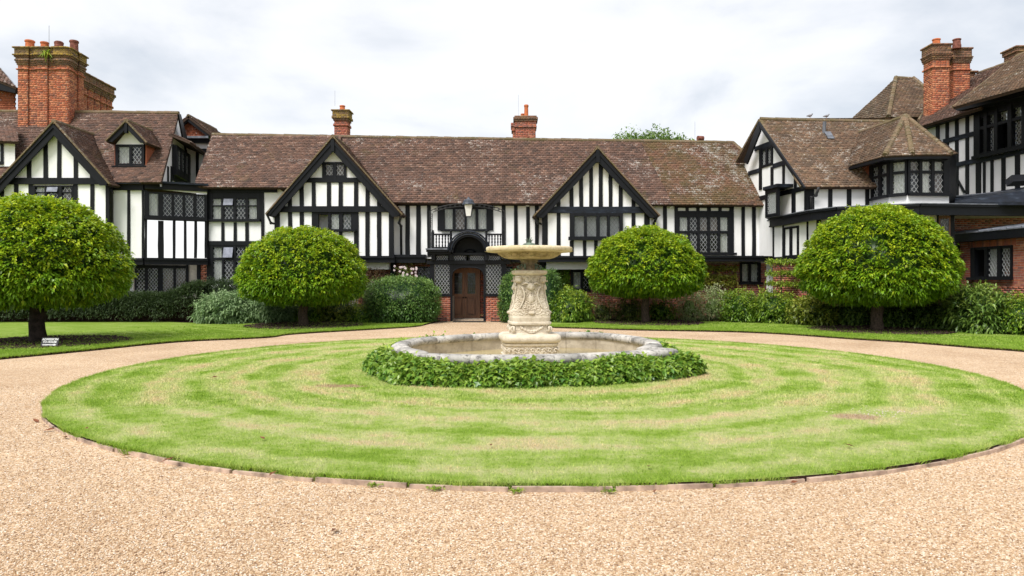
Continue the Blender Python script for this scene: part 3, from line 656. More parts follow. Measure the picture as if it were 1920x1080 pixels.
def crown(name, parent, c, rx, ry, zt, zb, zw, ns, k, Lr, Wr, m, down=.35, lump=.05, p=2.3, newf=.5, kind=None, core=.8, jit=.05, droop=.25, spread=1.1, ragged=.03, flat=1.):
    Pp, Nn = dome_pts(ns, c, rx, ry, zt, zb, zw, p, lump, seed=c[0]); Pp += Nn * rng.normal(0, ragged, (ns, 1)); out_ = rng.uniform(0, 1, ns)
    Pq, D, Nq = sprays(Pp, Nn, k, down=down, jit=jit, spread=spread, flat=flat)
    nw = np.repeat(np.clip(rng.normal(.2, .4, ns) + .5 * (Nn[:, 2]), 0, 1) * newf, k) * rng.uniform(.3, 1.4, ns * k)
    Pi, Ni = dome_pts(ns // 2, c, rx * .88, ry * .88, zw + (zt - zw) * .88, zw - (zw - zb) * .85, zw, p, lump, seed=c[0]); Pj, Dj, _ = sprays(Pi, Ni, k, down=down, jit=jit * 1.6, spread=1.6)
    ev = ico((c[0], c[1], 0), rx * core, ry * core, 1, 3); V = ev[0]; z_ = V[:, 2]; V[:, 2] = zw + np.where(z_ > 0, z_ * (zt - zw) * core, z_ * (zw - zb) * core * .9)  # added solid core in the darkest leaf tone, keeps light from passing through
    return leaves(name, np.r_[Pq, Pj], np.r_[D, Dj], Lr, Wr, m, np.clip(np.r_[nw, np.zeros(len(Pj))], 0, 1), parent, droop, kind, extra=(V, ev[1]), shade=np.r_[rng.uniform(.25, 1, len(Pq)), rng.uniform(0, .2, len(Pj))])  # inner leaves take the dark tone: shade between sprays put into colour
def trunk(parent, c, r, h, m='bark', lean=(.0, 0), limbs=6, cz=1.6, spread=1.3):
    mb = MB(); pts = []; rad = []
    for i in range(8):
        f = i / 7; pts.append((c[0] + lean[0] * f + .02 * math.sin(i * 1.7), c[1] + lean[1] * f, -.02 + h * f)); rad.append(r * (1.25 - .25 * min(1, f * 4) + (.12 if i > 5 else 0) + random.uniform(-.02, .02)))
    mb.tube(pts, rad, 14)
    tp = Vector(pts[-1])
    for i in range(limbs):
        a = 2 * math.pi * i / limbs + random.uniform(-.3, .3); s_ = spread * random.uniform(.7, 1)
        mb.tube([tp - Vector((0, 0, .15)), tp + Vector((math.cos(a) * s_ * .35, math.sin(a) * s_ * .35, .25)), tp + Vector((math.cos(a) * s_, math.sin(a) * s_, .7)), tp + Vector((math.cos(a) * s_ * 1.3, math.sin(a) * s_ * 1.3, 1.3))], [r * .55, r * .42, r * .25, r * .1], 8)
    return mb.build('trunk', m, parent, smooth=True)
labs = ['large clipped dome tree at the far left with the small sign beside its trunk', 'clipped dome tree with short trunk in front of the taller left timbered gable',
        'clipped dome tree in front of the right timbered gable, just right of the fountain', 'large clipped dome tree in front of the right wing and its brick annex']
for k, ((px, py, r, zt, zb, zw, ns), lb) in enumerate(zip(TREES, labs)):
    c = G(px, py, .05); tr_ = thing('clipped_tree', (c.x, c.y, .05), lb, 'tree', 'dome clipped trees around the drive')
    cx = c.x + (-.02, .0, 0, -.02)[k]
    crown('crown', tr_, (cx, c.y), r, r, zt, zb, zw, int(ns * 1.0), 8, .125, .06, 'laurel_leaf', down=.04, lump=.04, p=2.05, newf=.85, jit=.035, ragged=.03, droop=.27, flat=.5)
    trunk(tr_, (c.x, c.y), (.185, .16, .142, .18)[k], (1.3, 1.2, 1.45, 1.25)[k], 'bark_dark' if k == 0 else 'bark', ((0, 0), (0.02, 0), (0, 0), (.06, 0))[k])
# ---------------------------------------------------------------- helpers for the houses
def shift(w, d):
    o = W.__new__(W); o.A = w.A + w.n * d; o.t = w.t; o.n = w.n; return o
def pyz(w, px, z):
    r_ = w.at(px, YH); return YH - (z - EYE) / r_.y * F
def barge(w, parent, quads, d0, d1):
    for q in quads: mb = MB(); w.quad(mb, q, d0, d1); mb.build('bargeboard', 'timber', parent)
def ypl(pl, x, z): # Y on a sloping plane at given x and height
    return pl.p.y + (-(pl.n.z * (z - pl.p.z)) - pl.n.x * (x - pl.p.x)) / pl.n.y
def gable_roof(parent, main, apex, fl, fr, Yf, Ybf, m='tiles'):
    A = P(*apex, Yf); Lf, Rf = P(*fl, Yf), P(*fr, Yf)
    yb = (ypl(main, A.x, A.z) + .25) if main else Ybf; Ab = Vector((A.x, yb, A.z))
    for f_ in (Lf, Rf):
        Bk = Vector((f_.x, Ybf, f_.z)); roof(parent, [Bk, f_, A, Ab] if f_ is Lf else [f_, Bk, Ab, A], m)
        # mossy verge tiles along the rake
        mb = MB(); d = A - f_; n = int(d.length / .16)
        for i in range(n):
            p = f_ + d * ((i + .5) / n); s_ = Vector((0, 0, .05)); R = d.to_track_quat('X', 'Z').to_matrix(); mb.box(p + Vector((0, -.03 + random.uniform(-.006, .006), .01)), d.length / n * .95, .1, .05, R)
        mb.build('verge_tiles', 'ridge', parent, 'stuff')
    ridge(parent, A + Vector((0, -.05, 0)), Ab, .09)
def cornice(w, parent, x0, x1, y0, y1, d=.1, nm='cornice'):
    ym = y0 + (y1 - y0) * .35; mb = MB(); w.rect(mb, x0, y0, x1, ym, -.05, d + .1); w.rect(mb, x0, ym, x1, y1 - 2, -.05, d + .04); w.rect(mb, x0, y1 - 2, x1, y1, -.05, d + .07); return mb.build(nm, 'timber', parent)

# ================================================================ central range
CR = thing('house_range', (-1.5, 29.6, 0), 'long central timber framed house range with two front gables and a brown tiled roof', 'house')
MU = W(300, 29.6, 1440, 29.6); ML = W(300, 30.1, 1460, 30.1); GA = W(400, 29.1, 1300, 29.1)
winC = (820.5, 386, 925, 432); winBig = (1264.5, 397, 1375.5, 478); winL = (392, 361, 490, 416); winLL = (394, 460, 466, 531)
wall(MU, CR, [(388, 612), (388, 352), (520, 352), (560, 378), (1440, 378), (1440, 485), (512, 485), (512, 612)], [winC, winBig, winL, winLL])
timber(MU, CR, 745, 378, 1440, 386, .06, 'wall_plate', j=0); timber(MU, CR, 388, 349, 520, 361, .10, 'wall_plate', j=0)
posts(MU, CR, [(760, 768.6), (780.5, 789), (801, 808), (941, 948), (964, 971), (986.6, 993.6), (1003, 1010), (1243, 1250), (1390, 1396.5), (1410, 1417), (1430, 1437)], 386, 481)
window(MU, CR, winC, [(834, 849), (854, 871), (875, 891.7), (897, 912)], [(392, 430)], 'cbcc', sill=(827, 918, 430, 434), depth=.8)
window(MU, CR, winBig, [(1274, 1289), (1293, 1307), (1312, 1326), (1331, 1345.5), (1350, 1364.5)], [(407.5, 433), (438, 473)], 'c.bbcc...c', sill=(1262, 1380, 474, 478), depth=.8)
for a in (1271, 1291, 1311.5, 1332.5, 1353):
    mb = MB(); MU.rect(mb, a, 390, a + 14, 395.5, -.01, .012); mb.build('infill_panel', 'plaster', CR)
timber(MU, CR, 1264.5, 386, 1375.5, 390, .04, 'timber_rail'); timber(MU, CR, 1264.5, 395.5, 1375.5, 397, .04, 'timber_rail')
for a, b in ((1264.5, 1271), (1285, 1291), (1305, 1311.5), (1325.5, 1332.5), (1346.5, 1353), (1367, 1375.5)): timber(MU, CR, a, 390, b, 395.5, .04)
# left of the taller gable, wall without a jetty
window(MU, CR, winL, [(399, 415.5), (420.5, 438), (443, 460.5), (466, 482)], [(373, 385), (387, 411)], 'ct.cc..c', sill=(390, 489, 411, 416))
window(MU, CR, winLL, [(400, 417), (420.5, 438), (443, 459)], [(464, 483), (488, 528)], 'ct.c..')
posts(MU, CR, [(388, 392), (490, 495.5)], 361, 462); posts(MU, CR, [(415.5, 421), (438.5, 444), (460.5, 466.5)], 417, 452)
timber(MU, CR, 388, 452, 512, 460, .07, 'timber_rail'); posts(MU, CR, [(388, 394), (466, 474)], 460, 600)
mb = MB(); mb.box(MU.at(405, 377.5, .06) + Vector((0, 0, 0)), .01, .01, .01)
# tilted open casement
# lower storey in brick
holesL = [(1070, 505, 1107, 547), (1387, 491.5, 1426, 532), (783, 500, 812, 556), (941, 500, 961, 556), (846, 500, 909, 597)]
wall(ML, CR, [(505, 600), (505, 470), (1452, 470), (1452, 600)], holesL, 'mortar', 'lower_wall')
hz = [(ML.u(a), ML.u(c), ML.z(a, d_), ML.z(a, b)) for a, b, c, d_ in holesL]
bricks_on(ML, CR, ML.u(672), ML.u(1452), .0, ML.z(900, 494), hz, 'wall_brick')
window(ML, CR, holesL[0], [(1075, 1088.5), (1093, 1103)], [(510, 541)], 'c.'); window(ML, CR, holesL[1], [(1391, 1403), (1407.5, 1421)], [(495, 527.5)], 'cc', sill=(1385, 1429, 529, 533))
for a, b in ((783, 812), (941, 961)): window(ML, CR, (a, 500, b, 556), [(a + 1, b - 5) if a < 900 else (a + 2, b - 2)], [(502, 552)], '.')
for a, b in ((674, 734), (1023, 1110)):   # plastered coves below the cornice
    mb = MB(); ML.rect(mb, a, 491, b, 505.5, .3, .72)
    pass; mb.build('plaster_cove', 'plaster', CR)
timber(ML, CR, 734, 492, 743, 560, .3); timber(ML, CR, 1012, 492, 1022, 600, .3)
# jetty cornices
cornice(GA, CR, 513, 741, 480, 492.5); cornice(MU, CR, 739, 800, 478, 493, .35); cornice(MU, CR, 958, 1012, 478, 491, .35); cornice(GA, CR, 1008, 1224, 480, 491.5); cornice(MU, CR, 1222, 1452, 480, 490.5, .3)
mb = MB()
for a, b in ((513, 741), (1008, 1224)):
    u0, u1 = GA.u(a + 2), GA.u(b - 2); z1_ = GA.z(a, 481); mb.box(((GA.pt(u0, 0).x + GA.pt(u1, 0).x) / 2, 29.6, z1_ - .09), abs(u1 - u0), .96, .1)
mb.build('jetty_floor', 'timber', CR)
# roof
E1, E2 = P(625, 379, 29.2), P(1440, 385, 29.2); MR = Pl(E1, E2, P(900, 262, 32)); MRL = Pl(P(363, 351, 29.2), P(625, 352, 29.2), P(398, 253, 32))
roof(CR, [MR.at(628, 379), MR.at(1262, 383.5), MR.at(1200, 265), MR.at(640, 257.5)]); roof(CR, [MR.at(1262, 383.5), MR.at(1440, 385), MR.at(1399, 288), MR.at(1375, 268.5), MR.at(1200, 265)], 'tiles_end')
roof(CR, [MRL.at(363, 351), MRL.at(625, 352), MRL.at(640, 257), MRL.at(398, 253)])
ridge(CR, MRL.at(398, 253), MR.at(640, 257)); ridge(CR, MR.at(640, 257), MR.at(1375, 268)); ridge(CR, MR.at(1375, 268), MR.at(1400, 291), .09)
# back slope so the roof has its far side
rb = [MRL.at(398, 253), MR.at(1375, 268)]; mb = MB(); mb.prism([rb[0], rb[1], rb[1] + Vector((.6, 3, -3.1)), rb[0] + Vector((0, 3, -3.1))], Vector((0, .0, -.1))); mb.build('rear_roof', 'tiles_deck', CR)
mb = MB(); mb.box((-1.5, 33.6, 2.4), 24, .3, 4.8); mb.build('rear_wall', 'plaster', CR)
# gable A
GB = W(400, 28.85, 1300, 28.85)
wallA = [(515, 482), (515, 404), (624.5, 266), (739, 404), (739, 482)]; wA1 = (604.5, 304, 650, 333.5); wA2 = (585, 398, 672, 434)
wall(GA, CR, wallA, [wA1, wA2], name='gable_wall')
def rake(apex, foot, x): return apex[1] + (foot[1] - apex[1]) * (x - apex[0]) / (foot[0] - apex[0])
apA, flA, frA = (624.5, 262), (500, 404), (753, 405)
for a, b in ((540.5, 548), (562, 570), (584.5, 592), (613, 620.5), (635, 643), (664, 672), (685.5, 693), (707, 715)):
    xm = (a + b) / 2; yt = max(341, rake(apA, flA if xm < 624 else frA, xm) + 9); timber(GA, CR, a, yt, b, 387)
timber(GA, CR, 571, 333.5, 677, 342.5, .06, 'timber_rail'); timber(GA, CR, 513, 387, 741, 398, .12, 'timber_rail', 'timber')
posts(GA, CR, [(515, 525), (540.5, 548), (562, 570), (672, 672.6), (685.5, 693), (707, 715), (729, 739)], 398, 481)
posts(GA, CR, [(585, 590), (608, 615), (636, 643), (664, 672)], 434, 481)
window(GA, CR, wA1, [(611, 624), (631, 645)], [(308.5, 329)], 'bb', lattice=.14); window(GA, CR, wA2, [(597.5, 615.5), (620.5, 636), (643, 658.6)], [(402, 430)], 'oc.', sill=(600, 668, 430, 434.5))
for q in ([(588, 305), (600, 300), (600, 304), (604, 308)], ): pass
barge(GB, CR, [[(500, 404), (516, 406), (624.5, 284), (624.5, 262)], [(624.5, 262), (624.5, 284), (736, 407), (753, 405)]], -.02, .05)
barge(GB, CR, [[(503, 401), (506, 404), (624.5, 269), (624.5, 262)], [(624.5, 262), (624.5, 269), (748, 404), (750, 401)]], .05, .09)
timber(GB, CR, 621.5, 262, 628, 285, .12, 'pendant')
gable_roof(CR, MR, (624.5, 256), (499, 402), (755, 403), 28.8, 29.7)
# gable B
wallB = [(1016, 482), (1016, 408), (1120.5, 288), (1221, 408), (1221, 482)]; wB = (1068, 400, 1167, 446)
wall(GA, CR, wallB, [wB], name='gable_wall'); apB, flB, frB = (1120.5, 282), (1002, 408), (1235, 407)
for a, b in ((1044, 1051), (1068, 1075), (1086, 1093), (1104.5, 1111.5), (1122.5, 1130), (1141, 1148), (1160, 1167), (1184, 1191)):
    xm = (a + b) / 2; timber(GA, CR, a, rake(apB, flB if xm < 1120 else frB, xm) + 9, b, 388)
timber(GA, CR, 1022, 388, 1214, 400, .13, 'timber_rail', 'rail')
posts(GA, CR, [(1016, 1027), (1043.6, 1051), (1184, 1191), (1207.5, 1218)], 400, 481); posts(GA, CR, [(1068, 1075.5), (1093, 1099), (1114, 1120.5), (1136, 1142), (1160, 1167)], 451, 481)
window(GA, CR, wB, [(1077, 1095), (1100, 1118), (1124, 1138), (1143, 1161)], [(405.5, 443.5)], '', sill=(1065, 1170, 444.5, 451), proud=.14)
barge(GB, CR, [[(1002, 407), (1018, 409), (1120.5, 303), (1120.5, 282)], [(1120.5, 282), (1120.5, 303), (1219, 409), (1235, 407)]], -.02, .05)
barge(GB, CR, [[(1005, 404), (1008, 407), (1120.5, 289), (1120.5, 282)], [(1120.5, 282), (1120.5, 289), (1229, 407), (1232, 404)]], .05, .09)
timber(GB, CR, 1117.5, 282, 1124, 305, .12, 'pendant')
gable_roof(CR, MR, (1120.5, 277), (1000, 406), (1237, 405), 28.8, 29.7, 'tiles')
# gutters at the feet of the gables
for x, s_ in ((500, 1), (753, -1), (1003, 1), (1234, -1)):
    a = P(x, 401, 28.9); pipe(CR, [a, a + Vector((s_ * .12, .15, -.35)), a + Vector((s_ * (.55 if s_ > 0 else .1), .5, -.45)), a + Vector((s_ * (.55 if s_ > 0 else .1), .55, -1.75))], .05)
# small white lamps under the eaves
for x, y in ((989, 386), (1257, 388)):
    mb = MB(); mb.box(MU.at(x, y, .12), .14, .16, .08); mb.build('flood_lamp', 'white_paint', CR)
# ---- porch
pw = W(780, 28.3, 970, 28.3); pf = MB()
def prect(name, x0, y0, x1, y1, Y0, Y1, m='timber', parent=CR): # px rect on plane Y0, back to Y1
    mb = MB(); a, b, c, d_ = P(x0, y1, Y0), P(x1, y1, Y0), P(x1, y0, Y0), P(x0, y0, Y0); dv = Vector((0, Y1 - Y0, 0)); mb.hexa([a, b, c, d_], [a + dv, b + dv, c + dv, d_ + dv]); return mb.build(name, m, parent)
for a, b in ((818, 846), (909, 943)):
    prect('porch_pier', a, 556, b, 605, 28.3, 30.05, 'mortar'); bricks_on(pw, CR, pw.u(a), pw.u(b), .0, pw.z(a, 556), (), 'pier_brick')
for a, b in ((814, 843), (910, 940)):
    window(pw, CR, (a - 3, 494, b + 3, 556), [(a, b)], [(496, 551)], '', lattice=.125, depth=.2, proud=.06)
for nm, a in (('porch_post', (806, 490, 813, 606)), ('porch_post', (943, 490, 949, 606))): prect(nm, *a, 28.27, 28.42)
prect('porch_beam', 800, 488.5, 956, 495, 28.2, 28.5)
for a, b in ((818, 840), (849, 873), (881, 907), (916, 938)):
    window(pw, CR, (a - 2, 478, b + 2, 489), [(a, b)], [(479.5, 488)], '', lattice=.09, depth=.15)
prect('porch_beam', 803, 474, 954, 478, 28.15, 28.5)
# platform with moulded edge
prect('porch_roof', 798, 465.5, 850, 468, 27.75, 29.5, 'lead'); prect('porch_roof', 908, 465.5, 962, 468, 27.75, 29.5, 'lead')
prect('porch_cornice', 799, 468, 846, 472, 27.8, 29.5); prect('porch_cornice', 912, 468, 961, 472, 27.8, 29.5); prect('porch_cornice', 803, 472, 846, 477, 27.95, 29.5); prect('porch_cornice', 912, 472, 957, 477, 27.95, 29.5)
for x in (812, 846, 912, 948): prect('bracket', x - 3.5, 477, x + 3.5, 488, 28.02, 28.3)
# barrel hood
hc = P(879, 473, 27.75); mb = MB(); ri, ro, n = .60, .76, 20; vs = []
for Yh in (27.75, 29.58):
    for r_ in (ri, ro):
        for k in range(n + 1):
            a = math.pi * k / n; vs.append((hc.x + r_ * math.cos(a), Yh, hc.z + r_ * math.sin(a)))
m1 = n + 1; fs = []
for k in range(n): fs += [(k, k + 1, m1 + k + 1, m1 + k), (2 * m1 + k, 3 * m1 + k, 3 * m1 + k + 1, 2 * m1 + k + 1), (m1 + k, m1 + k + 1, 3 * m1 + k + 1, 3 * m1 + k), (k, 2 * m1 + k, 2 * m1 + k + 1, k + 1)]
fs += [(0, m1, 3 * m1, 2 * m1), (n, 2 * m1 + n, 3 * m1 + n, m1 + n)]; mb.add(vs, fs); mb.build('porch_hood', 'timber', CR)
mb = MB(); mb.tube([(hc.x + .80 * math.cos(math.pi * k / 24), 27.74, hc.z + .80 * math.sin(math.pi * k / 24)) for k in range(25)], .035, 8); mb.tube([(hc.x + .68 * math.cos(math.pi * k / 24), 27.73, hc.z + .68 * math.sin(math.pi * k / 24)) for k in range(25)], .025, 6); mb.build('hood_moulding', 'rail', CR, smooth=True)
mb = MB(); pr = [Vector((hc.x + .62 * math.cos(math.pi * k / 20), 28.6, hc.z + .62 * math.sin(math.pi * k / 20))) for k in range(21)]; mb.prism(pr, Vector((0, .05, 0))); mb.build('tympanum', 'timber', CR)
mb = MB(); mb.ball((hc.x, 28.5, hc.z + .06), .16, 10, 5, (1.4, .4, .6)); mb.build('carved_boss', 'timber', CR, smooth=True)
# four-centred arch board over the entrance
ax0, ax1 = 846, 909; u0, u1 = pw.u(ax0), pw.u(ax1); zt = pw.z(878, 495); zs_ = pw.z(878, 520); za = pw.z(878, 500.5); n = 18; mb = MB(); arc = []
for k in range(n + 1):
    f = k / n; x = 2 * f - 1; arc.append((u0 + (u1 - u0) * f, zs_ + (za - zs_) * (1 - abs(x) ** 3.2) ** .5))
for k in range(n):
    (a, za_), (b, zb_) = arc[k], arc[k + 1]; q = [(a, za_), (b, zb_), (b, zt), (a, zt)]; mb.hexa([pw.pt(x, z_, .03) for x, z_ in q], [pw.pt(x, z_, -.14) for x, z_ in q])
mb.build('entrance_arch', 'timber', CR)
mb = MB(); mb.tube([pw.pt(a, z_ - .01, .03) for a, z_ in arc], .03, 6); pw.rect(mb, 844.5, 496, 848, 604, -.15, .05); pw.rect(mb, 906.5, 496, 910.5, 604, -.15, .05); mb.build('entrance_frame', 'timber', CR)
prect('porch_ceiling', 815, 494, 943, 496, 28.45, 30.1, 'timber'); prect('porch_floor', 820, 603.2, 940, 606, 28.0, 29.9, 'step_stone'); prect('doorstep', 846, 598.5, 912, 601.5, 28.9, 29.95, 'step_stone')
prect('porch_side', 814, 496, 816, 556, 28.5, 30.0, 'mortar_dark'); prect('porch_side', 941, 496, 943, 556, 28.5, 30.0, 'mortar_dark')
dw = W(800, 29.85, 950, 29.85)
# double door
def door(x0, x1, hx):
    mb = MB(); fx = [(x0, x0 + 4), (x1 - 3.5, x1)]
    for a, b in fx: dw.rect(mb, a, 503, b, 597, -.03, .03)
    for a, b in ((503, 512), (551, 556), (591.5, 597)): dw.rect(mb, x0 + 4, a, x1 - 3.5, b, -.03, .029)
    dw.rect(mb, x0 + 4, 556, x1 - 3.5, 591.5, -.08, -.05); dw.rect(mb, x0 + 6.5, 560, x1 - 6, 588, -.05, .03); dw.rect(mb, x0 + 9.5, 564, x1 - 9, 584, -.01, .05)
    for a in (x0 + 4.4, x1 - 4.7): dw.rect(mb, a, 512, a + 1, 551, -.03, .02)
    o = mb.build('door', 'oak', CR)
    g_ = MB(); dw.rect(g_, x0 + 4.5, 512, x1 - 4, 551, -.012, -.004); g_.build('door_glass', 'glass', o)
    l_ = MB(); dw.rect(l_, x0 + 4.5, 512, x1 - 4, 551, -.3, -.28); l_.build('room', 'room', o)
    s_ = MB()
    for k in range(1, 4): xx = x0 + 4.5 + (x1 - x0 - 8.5) * k / 4; dw.rect(s_, xx - .25, 512, xx + .25, 551, -.004, .004)
    for k in range(1, 6): yy = 512 + 39 * k / 6; dw.rect(s_, x0 + 4.5, yy - .25, x1 - 4, yy + .25, -.004, .0045)
    s_.build('leading', 'lead', o); h_ = MB(); h_.ball(dw.at(hx, 558, .06), .035, 8, 4); h_.build('handle', 'iron', o)
door(846.5, 871, 869); door(871.4, 896, 873.5)
mb = MB(); dw.rect(mb, 843, 497, 899, 503, -.05, .06); dw.rect(mb, 843, 497, 846.3, 598, -.05, .05); dw.rect(mb, 896.2, 497, 900, 598, -.05, .08); mb.build('door_frame', 'oak', CR)
bricks_on(dw, CR, dw.u(900.5), dw.u(912), .1, dw.z(905, 498), (), 'wall_brick')
# balustrade on the porch platform
bw = W(800, 28.0, 960, 28.0)
def baluster_run(xa, xb, xs):
    mb = MB(); bw.rect(mb, xa, 438, xb, 441, -.04, .04); r_ = mb.build('handrail', 'timber', CR); mb = MB(); bw.rect(mb, xa, 463, xb, 465.5, -.04, .04); mb.build('bottom_rail', 'timber', r_)
    for x in xs:
        b_ = MB(); p = bw.at(x, 463); h = bw.z(x, 441) - p.z; b_.lathe(p, [(.03, 0), (.03, h * .18), (.018, h * .24), (.034, h * .42), (.02, h * .55), (.034, h * .7), (.018, h * .82), (.03, h * .86), (.03, h)], 8); b_.build('baluster', 'timber', r_, smooth=False)
baluster_run(812, 845, (818, 823.5, 829.5, 835, 840.5)); baluster_run(912, 944, (917, 922.5, 928, 933.5, 938.5))
for x, hw in ((811.5, 2.6), (845.5, 2.2), (912, 2.2), (945, 2.6)):
    mb = MB(); bw.rect(mb, x - hw, 435, x + hw, 467, -.06, .06); p = bw.at(x, 433.5); mb.ball(p, .05, 8, 4); mb.lathe(p - Vector((0, 0, .06)), [(.05, 0), (.03, .03), (.02, .05)], 8); mb.build('newel_post', 'timber', CR)
# lantern hanging from its iron overthrow
ov = thing('iron_overthrow', (hc.x, 27.95, hc.z + .1), 'scrolled black iron arch over the porch balcony carrying the lantern', 'ironwork'); ow = W(800, 27.95, 960, 27.95)
def oarc(f, dy): x = 805 + 142 * f; return ow.at(x, 397 - 15.5 * (1 - (2 * f - 1) ** 2) ** .75 + dy)
mb = MB(); mb.tube([oarc(k / 20, 0) for k in range(21)], .016, 6); mb.tube([oarc(k / 20, 5.2) for k in range(1, 20)], .014, 6); mb.build('arch_bar', 'iron', ov)
for k in range(14):
    f = .05 + .9 * (k + .5) / 14
    if abs(f - .52) < .05: continue
    c0 = oarc(f, 2.6); mb = MB(); mb.tube([c0 + Vector((.045 * (1 - q / 16 * .7) * math.cos(q * .62), 0, .045 * (1 - q / 16 * .7) * math.sin(q * .62))) for q in range(17)], .009, 5); mb.build('scroll', 'iron', ov)
for x in (805.5, 946.5):
    s_ = 1 if x < 900 else -1; mb = MB(); mb.tube([ow.at(x, 396), ow.at(x, 466)], .017, 6); mb.tube([ow.at(x + s_ * 5, 400), ow.at(x + s_ * 5, 466)], .014, 6); mb.build('upright', 'iron', ov)
    for q in range(8):
        c0 = ow.at(x + s_ * 2.6, 404 + q * 8); mb = MB(); mb.tube([c0 + Vector((.05 * math.sin(j * .7) * (1 - j / 14), 0, .07 * math.cos(j * .7) * (1 - j / 18))) for j in range(10)], .008, 5); mb.build('scroll', 'iron', ov)
lt = thing('porch_lantern', tuple(ow.at(878.5, 406)), 'large tapered lantern with white panes and black cap hanging above the porch', 'lantern'); lp = ow.at(878.5, 406, .0)
z1_ = ow.z(878, 384); z0_ = ow.z(878, 406); mb = MB(); mb.lathe((lp.x, lp.y, 0), [(.13, z0_ + .01), (.215, z1_)], 4, math.pi / 4); mb.build('lamp_panes', 'lamp_glass', lt)
mb = MB()
for k in range(4):
    a = math.pi / 4 + k * math.pi / 2; mb.tube([(lp.x + .135 * math.cos(a), lp.y + .135 * math.sin(a), z0_), (lp.x + .222 * math.cos(a), lp.y + .222 * math.sin(a), z1_)], .011, 6)
mb.lathe((lp.x, lp.y, 0), [(.14, z0_ - .02), (.14, z0_ + .012)], 4, math.pi / 4); mb.build('lamp_frame', 'iron', lt)
z2_ = ow.z(878, 370); mb = MB(); mb.lathe((lp.x, lp.y, z1_), [(.24, -.01), (.25, .03), (.24, .05), (.215, .07), (.205, .13), (.20, .16), (.14, .2), (.07, .23), (.05, z2_ - z1_ - .02), (.01, z2_ - z1_ + .02)], 12); mb.build('lamp_cap', 'lamp_metal', lt)
# small chimneys on the ridge
def rectplan(x0, x1, Y0, dep): a, b = (x0 - 960) / F * Y0, (x1 - 960) / F * Y0; return [Vector((a, Y0)), Vector((b, Y0)), Vector((b, Y0 + dep)), Vector((a, Y0 + dep))]
zz = lambda py, Y_: EYE - (py - YH) / F * Y_
Yc = 32.2; c1 = stack(CR, rectplan(627, 651, Yc, .6), [(6.9, zz(236, Yc), 0), (zz(236, Yc), zz(232, Yc), .04), (zz(232, Yc), zz(226, Yc), .0), (zz(226, Yc), zz(222, Yc), .04), (zz(222, Yc), zz(218, Yc), .1), (zz(218, Yc), zz(208, Yc), .07), (zz(208, Yc), zz(206, Yc), .12)], 'wall_brick', 'cap_brick', zz(226, Yc), topm='lichen_brick')
pot(c1, P(639, 0, Yc).x, Yc + .3, zz(206, Yc), .12, .26)
Yc = 32.4; c2 = stack(CR, rectplan(967, 1004, Yc, .8), [(6.9, zz(239, Yc), 0), (zz(239, Yc), zz(236, Yc), .05), (zz(236, Yc), zz(228, Yc), .03), (zz(228, Yc), zz(224, Yc), .06), (zz(224, Yc), zz(220, Yc), .1), (zz(220, Yc), zz(217, Yc), .05)], 'wall_brick', 'cap_brick', zz(228, Yc))
c2b = stack(CR, rectplan(961.5, 967, Yc + .1, .6), [(6.9, zz(245, Yc), 0), (zz(245, Yc), zz(237, Yc), .05), (zz(237, Yc), zz(230, Yc), .08)], 'wall_brick')
pot(c2, P(987, 0, Yc).x, Yc + .3, zz(217, Yc), .095, .56); pot(c2, P(980.5, 0, Yc).x, Yc + .55, zz(219, Yc), .09, .26)
Yc = 32.3; mb = MB(); p = P(1313, 262, Yc); mb.tube([p + Vector((0, 0, -.3)), p], .06, 8); mb.tube([p + Vector((-.13, -.04, .06)), p + Vector((.14, .03, .06))], .11, 12); mb.build('vent_cowl', 'terracotta_dark', CR)
for x, y0, y1, Yc in ((628, 199, 170, 32.3), (972, 218, 178, 32.6), (1303, 262, 228, 32.2)):
    mb = MB(); mb.tube([P(x, y0, Yc), P(x, y1, Yc)], .006, 4); mb.build('lightning_rod', 'lead', CR)

# ================================================================ left wing
LW = thing('house_wing', (-17, 28, 0), 'left house wing with massive orange brick chimney, steep gable and small dormer', 'house')
L0 = W(205, 28.4, 271, 28.4); L1 = W(271, 28.4, 388, 29.45); LG = W(-60, 27.9, 205, 27.9); GE = W(300, 28.3, 363, 34.0)
wall(L0, LW, [(204, 495), (204, 350), (271, 350), (271, 495)]); wl1 = (271, 362, 388, 409); wall(L1, LW, [(271, 495), (271, 352), (388, 358), (388, 495)], [wl1])
for w_, a, b in ((L0, 204, 271), (L1, 271, 389)):
    timber(w_, LW, a, 345, b, 357, .12, 'wall_plate', j=0); cornice(w_, LW, a, b, 484, 496.5, .06)
mb = MB(); L0.rect(mb, 204, 343, 271, 346, .0, .3); L1.rect(mb, 271, 343, 389, 346.5, .0, .3); MU.rect(mb, 388, 349, 512, 352, 0, .3); mb.build('gutter', 'rail', LW)
posts(L0, LW, [(204, 211), (239, 244.5), (266.5, 271)], 357, 484); posts(L1, LW, [(271, 276)], 357, 484); posts(L1, LW, [(296, 307), (323.5, 329), (344.5, 350), (364, 369.5), (383.5, 388)], 414, 484)
window(L1, LW, wl1, [(280, 296.5), (306, 321.5), (326.5, 342.5), (347.5, 362.5), (368.5, 383)], [(365, 405.5)], 'c....', sill=(270, 388, 407, 413)); timber(L1, LW, 271, 409, 388, 414, .05, 'timber_rail')
pipe(LW, [L0.at(214, 350, .2), L0.at(213, 362, .12), L0.at(213, 484, .12)], .055)
